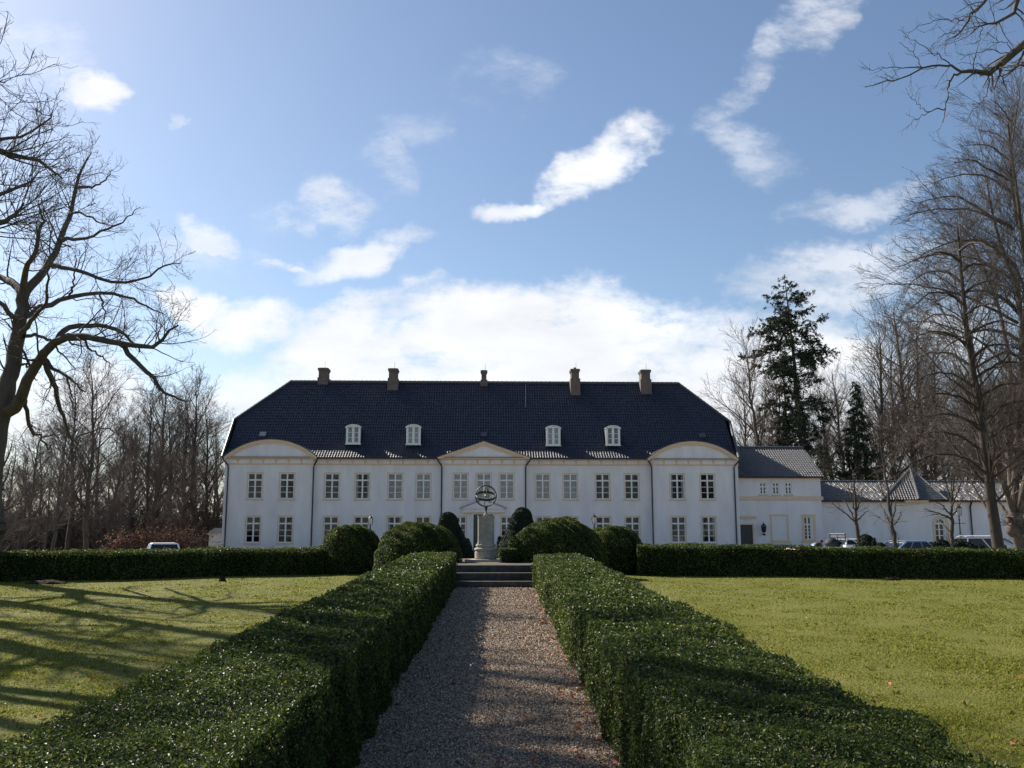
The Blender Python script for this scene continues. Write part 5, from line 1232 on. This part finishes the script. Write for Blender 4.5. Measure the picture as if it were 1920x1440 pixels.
for i, (x, Yd, w, h, m, n) in enumerate(((240, 58, 1.6, 1.35, 'russet_leaf', 1800), (272, 57, 1.5, 2.3, 'russet_leaf', 3600), (322, 60, 1.9, 2.2, 'russet_leaf', 3600), (350, 66, 1.0, 2.2, 'russet_leaf', 1800), (30, 56, 2.0, 1.2, 'russet_leaf', 500), (60, 60, 2.4, 1.3, 'russet_leaf', 500))):
    thicket('beech_shrub', gp(x, Yd), Yd, w, .8, h, ['russet beech shrub right of the big tree trunk group, left of the white van', 'russet beech shrub standing directly behind the white van', 'wide russet beech shrub just right of the white van', 'russet beech shrub nearest the cream pavilion', 'sparse russet shrub nearest the left edge of the picture', 'sparse russet shrub, second from the left edge'][i], 'russet beech shrubs beyond the left hedge', m, 70 + i, n, 260)
tpro = None
for i, (x, Yd, h) in enumerate([(x, 76 + (i * 7) % 12, 3.0 + (i % 3) * .8) for i, x in enumerate(range(-120, 470, 26))] + [(x, 98 + (i * 5) % 9, 3.6 + (i % 3)) for i, x in enumerate(range(1400, 2060, 30))]):
    if tpro is None: tpro = thicket('thicket', 0, 0, 2.2, 1.5, 3.6, 'bare grey undergrowth bush among the trees', 'bushes under the trees', 'yew', 99, 700, 330); t_ = tpro
    else: t_ = copy_tree(tpro)
    X_ = gp(x, Yd); t_.location = (X_, Yd, float(gz(X_, Yd))); t_.rotation_euler = (0, 0, i * 2.1); t_.scale = (1.25, 1.2, h / 3.6)

# ------------------------------------------------------------------ lawn detail, gravel, leaves
rg = np.random.default_rng(77)


def lawn_pts(n, zmin=4.2, zmax=26.5, pw=1.4, side=None):
    a = 1 - pw; u_ = rg.random(n); z = (zmin ** a + u_ * (zmax ** a - zmin ** a)) ** (1 / a)
    x = rg.uniform(-.62, .66, n) * z + rg.uniform(-.3, .3, n); ok = (x > PR + 1.12) | (x < PL - 1.07)
    ok &= ~((x > 0) & (z > 25.4 - (x - 4) * .09)) & ~((x < 0) & (z > 26.0 + (x + 4.6) * .32))
    return x[ok], z[ok]


x, y = lawn_pts(560000); pt_ = np.sin(x * 1.1 + 2 * np.sin(y * .8)) * np.sin(y * 1.4 + np.sin(x * .9)) + .6 * np.sin(x * 4.1 + y) * np.sin(y * 5.3); k_ = rg.random(len(x)) < .78 + .3 * pt_; x, y = x[k_], y[k_]; n = len(x); z = gz(x, y); hgt = rg.uniform(.008, .022, n) * (1 + .5 * np.sin(x * 3 + 1.5 * np.sin(y * 2)) * np.sin(y * 2.3)); w = .0009 * y + .0012; a = rg.uniform(0, PI, n); ln = rg.normal(0, .014, (n, 2))
B = np.stack([x, y, z - .003], 1); dx = np.stack([np.cos(a) * w, np.sin(a) * w, 0 * a], 1); T = B + np.stack([ln[:, 0], ln[:, 1], hgt], 1)
V = np.stack([B - dx, B + dx, T], 1).reshape(-1, 3); tag(np_obj('grass', V, np.arange(n * 3).reshape(-1, 3), 'grass_blade'), kind='stuff')
# coarse tufts
x, y = lawn_pts(450, pw=1.1); x = np.repeat(x, 14) + rg.normal(0, .03, len(x) * 14); y = np.repeat(y, 14) + rg.normal(0, .03, len(y) * 14); n = len(x); z = gz(x, y); a = rg.uniform(0, PI, n); w = .0008 * y + .002
B = np.stack([x, y, z], 1); dx = np.stack([np.cos(a) * w, np.sin(a) * w, 0 * a], 1); T = B + np.stack([rg.normal(0, .02, n), rg.normal(0, .02, n), rg.uniform(.02, .045, n)], 1)
V = np.stack([B - dx, B + dx, T], 1).reshape(-1, 3); tag(np_obj('grass_tufts', V, np.arange(n * 3).reshape(-1, 3), 'grass_blade'), kind='stuff')
# pebbles
n = 210000; a = -.35; u_ = rg.random(n); y = (2.8 ** a + u_ * (21. ** a - 2.8 ** a)) ** (1 / a); x = rg.uniform(PL - .1, PR + .1, n); r = (.0008 * y + .0026) * rg.uniform(.6, 1.5, n)
O = np.array([(1, 0, 0), (0, 1, 0), (-1, 0, 0), (0, -1, 0), (0, 0, .7), (0, 0, -.7)], float); OF = np.array([(0, 1, 4), (1, 2, 4), (2, 3, 4), (3, 0, 4), (1, 0, 5), (2, 1, 5), (3, 2, 5), (0, 3, 5)])
an = rg.uniform(0, 2 * PI, n); Vx = O[None] * r[:, None, None] * rg.uniform(.65, 1.2, (n, 6, 1)); c, s_n = np.cos(an)[:, None], np.sin(an)[:, None]
tl = rg.normal(0, .35, (n, 1)); X_ = Vx[..., 0] * c - Vx[..., 1] * s_n; Y_ = Vx[..., 0] * s_n + Vx[..., 1] * c; Z_ = Vx[..., 2] + X_ * tl
V = np.stack([X_ + x[:, None], Y_ + y[:, None], Z_ + gz(x, y)[:, None] + .014 + r[:, None] * .2], -1).reshape(-1, 3); F = (OF[None] + (np.arange(n) * 6)[:, None, None]).reshape(-1, 3)
tag(np_obj('gravel', V, F, 'pebble'), kind='stuff')
# fallen leaves
x1, y1 = lawn_pts(420, pw=.98); x2 = np.concatenate([PR - np.abs(rg.normal(0, .14, 190)), rg.uniform(PL, PR, 110)]); y2 = rg.uniform(3.5, 20.5, 300); x = np.concatenate([x1, x2]); y = np.concatenate([y1, y2])
P = np.stack([x, y, gz(x, y) + .026], 1); V, F = leaf_mesh(P, np.tile([0, 0, 1.], (len(P), 1)), rg.uniform(.03, .07, len(P)), rg, .5, .7, .3); tag(np_obj('fallen_leaves', V, F, 'dead_leaf'), kind='stuff')
for (px_, py_, wd_, hh_, lab) in ((85, 1094, .55, .07, 'long low heap of dark soil on the far left lawn'), (417, 1090, .10, .13, 'small upright dark clod on the left lawn'), (1672, 1088, .25, .08, 'small dark molehill on the far right lawn')):
    d = ray(px_, py_); t_ = 20.0
    for _ in range(30): p = Vector((0, 0, EYE)) + d * t_; t_ += (p.z - float(gz(p.x, p.y))) * 6
    q = MB(); rm = random.Random(px_)
    q.lathe([(wd_, -.02), (wd_ * .85, hh_ * .35), (wd_ * .55, hh_ * .8), (wd_ * .2, hh_)], n=14, sq=.5)
    q.v = [(x + rm.gauss(0, wd_ * .08), y + rm.gauss(0, wd_ * .05), z + rm.gauss(0, hh_ * .12)) for x, y, z in q.v]
    o = q.build('mole_hill', 'soil'); o.location = (p.x, p.y, float(gz(p.x, p.y))); tag(o, lab, 'molehill', 'heaps of soil on the lawn')


# ------------------------------------------------------------------ lamps
def lamp_post(px_, pyb, Yd, label, s=1.0, bar=True, glass='lamp_glass'):
    c = at(px_, pyb, Yd); g0 = float(gz(c.x, Yd)); L = empty('street_lamp', (c.x, Yd, g0), label, 'street lamp', 'lantern posts'); h = c.z - g0
    MB().lathe([(.11, 0), (.12, .1), (.07, .2), (.06, .8), (.075, .84), (.045, .9), (.035, h - .3), (.05, h - .25), (.03, h - .04)], n=12).build('post', 'iron', L)
    if bar: MB().tube([(-.32, 0, h - .42), (.32, 0, h - .42)], .018, 6).build('ladder_bar', 'iron', L)
    lantern_head(MB(), (0, 0, h), s).build('lantern', 'iron', L); MB().lathe([(.11 * s, h + .01), (.17 * s, h + .43 * s)], n=6).build('lamp_glass', glass, L)


lamp_post(694.5, 984, 62, 'black lantern post in front of the facade, behind the left mound', .95)
lamp_post(1114, 982, 62, 'black lantern post in front of the facade, behind the right mound', .95)
lamp_post(1798, 967, 52, 'pale headed lantern post with crossbar before the low wing', .95)


# ------------------------------------------------------------------ vehicles
def vehicle(x, Yd, rz, L, Wd, H, paint, label, name='parked_car', kind='hatch', group='vehicles parked behind the hedge', rails=False, z=None):
    g0 = float(gz(x, Yd)) + .012 if z is None else z; r = empty(name, (x, Yd, g0), label, 'car' if name != 'pickup_truck' else 'pickup truck', group, rz)
    belt = H * .62; hl = L / 2; w = Wd / 2
    if kind == 'pickup': prof = [(-hl, .45), (-hl, .98), (hl - 2.35, .98), (hl - 2.35, 1.12), (hl - .75, 1.12), (hl - .1, .98), (hl, .75), (hl, .38)]
    elif kind == 'van': prof = [(-hl, .35), (-hl - .02, .7), (-hl + .03, belt), (hl - 1.0, belt), (hl - .25, belt - .16), (hl, .75), (hl + .03, .38)]
    else: prof = [(-hl, .38), (-hl - .03, .62), (-hl + .08, belt), (hl - 1.25, belt), (hl - .3, belt - .14), (hl - .04, .68), (hl, .36)]
    q = MB(); q.prism([(a, b - .12 if b < .5 else b) for a, b in prof], -w, w)
    q.v = [(a, b * (1.0 if c < belt - .1 else .95), c) for a, b, c in q.v]; q.build('body', paint, r, bevel=.07)
    if kind == 'pickup': cb, ct = (hl - 2.35, hl - .95), (hl - 2.25, hl - 1.5)
    elif kind == 'van': cb, ct = (-hl + .06, hl - 1.0), (-hl + .2, hl - 1.75)
    else: cb, ct = (-hl + .12, hl - 1.3), (-hl + .55, hl - 2.1)
    zb = 1.1 if kind == 'pickup' else belt - .01; zt = H - .07; wb, wt = w * .93, w * .76; rim_ = [(cb[0], -wb, zb), (cb[1], -wb, zb), (cb[1], wb, zb), (cb[0], wb, zb)]; tp_ = [(ct[0], -wt, zt), (ct[1], -wt, zt), (ct[1], wt, zt), (ct[0], wt, zt)]
    q = MB(); q.v = rim_ + tp_; q.f = [(0, 3, 2, 1), (4, 5, 6, 7), (0, 1, 5, 4), (1, 2, 6, 5), (2, 3, 7, 6), (3, 0, 4, 7)]; q.build('windows', 'car_glass', r)
    q = MB()
    for k in range(4): q.tube([rim_[k], tp_[k]], .045, 6)
    for sg in (-1, 1):
        xm = (cb[0] + cb[1]) / 2 - .1
        for f_ in ((.5,) if kind == 'pickup' else (.33, .68)):
            xa, xb_ = cb[0] + (cb[1] - cb[0]) * f_, ct[0] + (ct[1] - ct[0]) * f_; q.tube([(xa, sg * wb, zb), (xb_, sg * wt, zt)], .035, 6)
    q.build('pillars', paint, r)
    q = MB(); q.v = [(a * 1.0 + (.03 if a > 0 else -.03), b * 1.02, c) for a, b, c in tp_] + [(a * .97, b * .9, c + .075) for a, b, c in tp_]; q.f = [(0, 3, 2, 1), (4, 5, 6, 7), (0, 1, 5, 4), (1, 2, 6, 5), (2, 3, 7, 6), (3, 0, 4, 7)]; q.build('car_roof', paint, r, bevel=.03)
    if rails:
        for sg in (-1, 1): MB().tube([(ct[0] + .1, sg * wt * .95, zt + .07), (ct[0] + .25, sg * wt * .95, zt + .13), (ct[1] - .2, sg * wt * .95, zt + .13), (ct[1], sg * wt * .95, zt + .07)], .02, 6).build('roof_rail', 'car_white', r)
    for sx in (-1, 1):
        for sg in (-1, 1):
            wh = empty('wheel', (0, 0, 0), None, None); wh.parent = r; wh.location = (sx * (hl - .8), sg * (w - .08), .32); wh.rotation_euler = (PI / 2, 0, 0)
            MB().lathe([(.2, -.1), (.31, -.1), (.325, -.06), (.325, .06), (.31, .1), (.2, .1)], n=22).build('tyre', 'tyre', wh); MB().lathe([(.205, -.085), (.2, -.07), (.2, .07), (.205, .085)], n=18).build('rim', 'rim', wh)
    for sg in (-1, 1):
        MB().box(hl - .06, hl + .035, sg * w * .62 - .16, sg * w * .62 + .16, .62, .8).build('headlight', 'headlamp', r, bevel=.03)
        MB().box(-hl - .04, -hl + .05, sg * w * .78 - .09, sg * w * .78 + .09, .62, .95).build('tail_light', 'tail_red', r, bevel=.02)
        MB().box(cb[1] - .25, cb[1] - .1, sg * (w + .08) - .09, sg * (w + .08) + .09, belt + .02, belt + .16).build('wing_mirror', paint, r, bevel=.03)
    return r


c = at(308, 1018, 50); vehicle(c.x, 50, R(-68), 4.3, 1.75, c.z + .65, 'car_white', 'white van with dark rear window seen over the left hedge', 'parked_van', 'van', z=-.65)
c = at(1570, 1010, 47); pk = vehicle(gp(1566, 47), 47, R(8), 4.9, 1.8, c.z - .0, 'car_white', 'white pickup truck with a loaded open bed right of the annex', 'pickup_truck', 'pickup', z=0)
MB().tube([(.12, -.75, 1.1), (.12, -.75, 1.62), (.12, .75, 1.62), (.12, .75, 1.1)], .035, 6).tube([(.12, -.75, 1.5), (.12, .75, 1.5)], .025, 6).tube([(.12, 0, 1.1), (.12, 0, 1.6)], .025, 6).build('bed_rack', 'iron', pk)
for (dx_, sz, lab, m_, nm) in ((-.2, (.38, .36, .27), 'dark bulky sack standing in the bed of the white pickup', 'tarp', 'sack'), (-1.0, (.3, .4, .13), 'low blue grey bundle at the rear of the pickup bed', 'car_blue', 'bundle')):
    q = MB(); rm = random.Random(int(dx_ * -100)); q.lathe([(.8, 0), (1.0, .3), (.95, .8), (.7, 1.3), (.3, 1.6), (.1, 1.65)], n=14); q.v = [(x * sz[0] + rm.gauss(0, .02), y * sz[1] + rm.gauss(0, .02), z * sz[2]) for x, y, z in q.v]
    o = q.build(nm, m_, smooth=True); pw_ = pk.matrix_basis @ Vector((dx_, 0, .98)); o.location = pw_; tag(o, lab, nm)
for (x, Yd, rz, L, Wd, ytop, paint, lab, kw) in (
        (1678, 46, R(200), 4.0, 1.65, 1014, 'car_blue', 'pale blue hatchback partly hidden behind the slim lime', {}),
        (1722, 47, R(185), 4.4, 1.75, 1016, 'car_dark', 'dark blue car parked left of the arched window', {}),
        (1868, 45, R(-42), 4.5, 1.8, 1007, 'car_silver', 'silver estate car with roof rails behind the leaning tree', dict(rails=True)),
        (1800, 49, R(180), 4.2, 1.7, 1019, 'car_dark', 'dark car low behind the shrubs under the lamp', {})):
    c = at(x, ytop, Yd); vehicle(c.x, Yd, rz, L, Wd, c.z, paint, lab, z=0.0, **kw)


# ------------------------------------------------------------------ person bending at the pickup bed
def person():
    c = at(1531, 1014, 46.5); root = empty('person', (c.x, 46.5, .012), 'person in dark clothes bending forward beside the rear of the white pickup', 'person')
    hz_ = c.z
    J = {}
    def v(n, p, r, par=None): J[n] = (Vector(p), r, par)
    v('pelvis', (-.14, 0, .86), .13); v('waist', (-.08, 0, .98), .125, 'pelvis'); v('chest', (.07, 0, 1.13), .145, 'waist'); v('upper', (.15, 0, hz_ - .22), .12, 'chest'); v('neck', (.20, 0, hz_ - .17), .055, 'upper')
    for s_, n_ in ((-1, 'l'), (1, 'r')):
        v('hip' + n_, (-.14, s_ * .1, .80), .1, 'pelvis'); v('knee' + n_, (-.04 - .05 * s_, s_ * .12, .45), .065, 'hip' + n_); v('ank' + n_, (-.12 - .06 * s_, s_ * .12, .08), .045, 'knee' + n_); v('toe' + n_, (.06 - .06 * s_, s_ * .13, .04), .04, 'ank' + n_)
        v('sho' + n_, (.13, s_ * .19, hz_ - .26), .06, 'upper'); v('elb' + n_, (.24, s_ * .22, hz_ - .48), .042, 'sho' + n_); v('wri' + n_, (.42, s_ * .18, hz_ - .50), .028, 'elb' + n_); v('palm' + n_, (.49, s_ * .17, hz_ - .50), .03, 'wri' + n_)
        for k in range(4): v('f%d' % k + n_, (.55, s_ * (.14 + .02 * k), hz_ - .505 - .004 * k), .010, 'palm' + n_); v('g%d' % k + n_, (.575, s_ * (.138 + .02 * k), hz_ - .535), .009, 'f%d' % k + n_)
        v('th' + n_, (.50, s_ * .12, hz_ - .49), .011, 'palm' + n_)
    ns = list(J); me = bpy.data.meshes.new('body'); me.from_pydata([J[k][0] for k in ns], [(ns.index(J[k][2]), ns.index(k)) for k in ns if J[k][2]], []); o = bpy.data.objects.new('body', me); C.objects.link(o); o.parent = root
    o.modifiers.new('skin', 'SKIN'); sk = me.skin_vertices[0] if me.skin_vertices else None
    if sk is None:
        bpy.context.view_layer.objects.active = o
    for i, k in enumerate(ns): me.skin_vertices[0].data[i].radius = (J[k][1], J[k][1]); me.skin_vertices[0].data[i].use_root = (k == 'pelvis')
    sb = o.modifiers.new('s', 'SUBSURF'); sb.levels = 1; sb.render_levels = 1; me.materials.append(MATS['cloth_dark'])
    q = MB(); prof = [(.03, -.11), (.06, -.09), (.075, -.04), (.082, .02), (.075, .07), (.05, .105), (.015, .12)]
    q.lathe(prof, n=16, sq=.85); M = Matrix.Rotation(R(25), 3, 'Y'); q.v = [tuple(M @ Vector(p) + Vector((.24, 0, hz_ - .09))) for p in q.v]
    q.lathe([(.006, hz_ - .10), (.016, hz_ - .085), (.004, hz_ - .055)], cx=.325, n=8); q.build('head', 'skin', root, smooth=True)
    q = MB(); q.lathe([(.078, -.02), (.09, .03), (.083, .08), (.055, .118), (.01, .132)], n=16, sq=.9); q.v = [tuple(M @ Vector(p) + Vector((.225, 0, hz_ - .085))) for p in q.v]; q.build('hair', 'hair', root, smooth=True)


try:
    person()
except Exception as e:
    print('person failed', e)
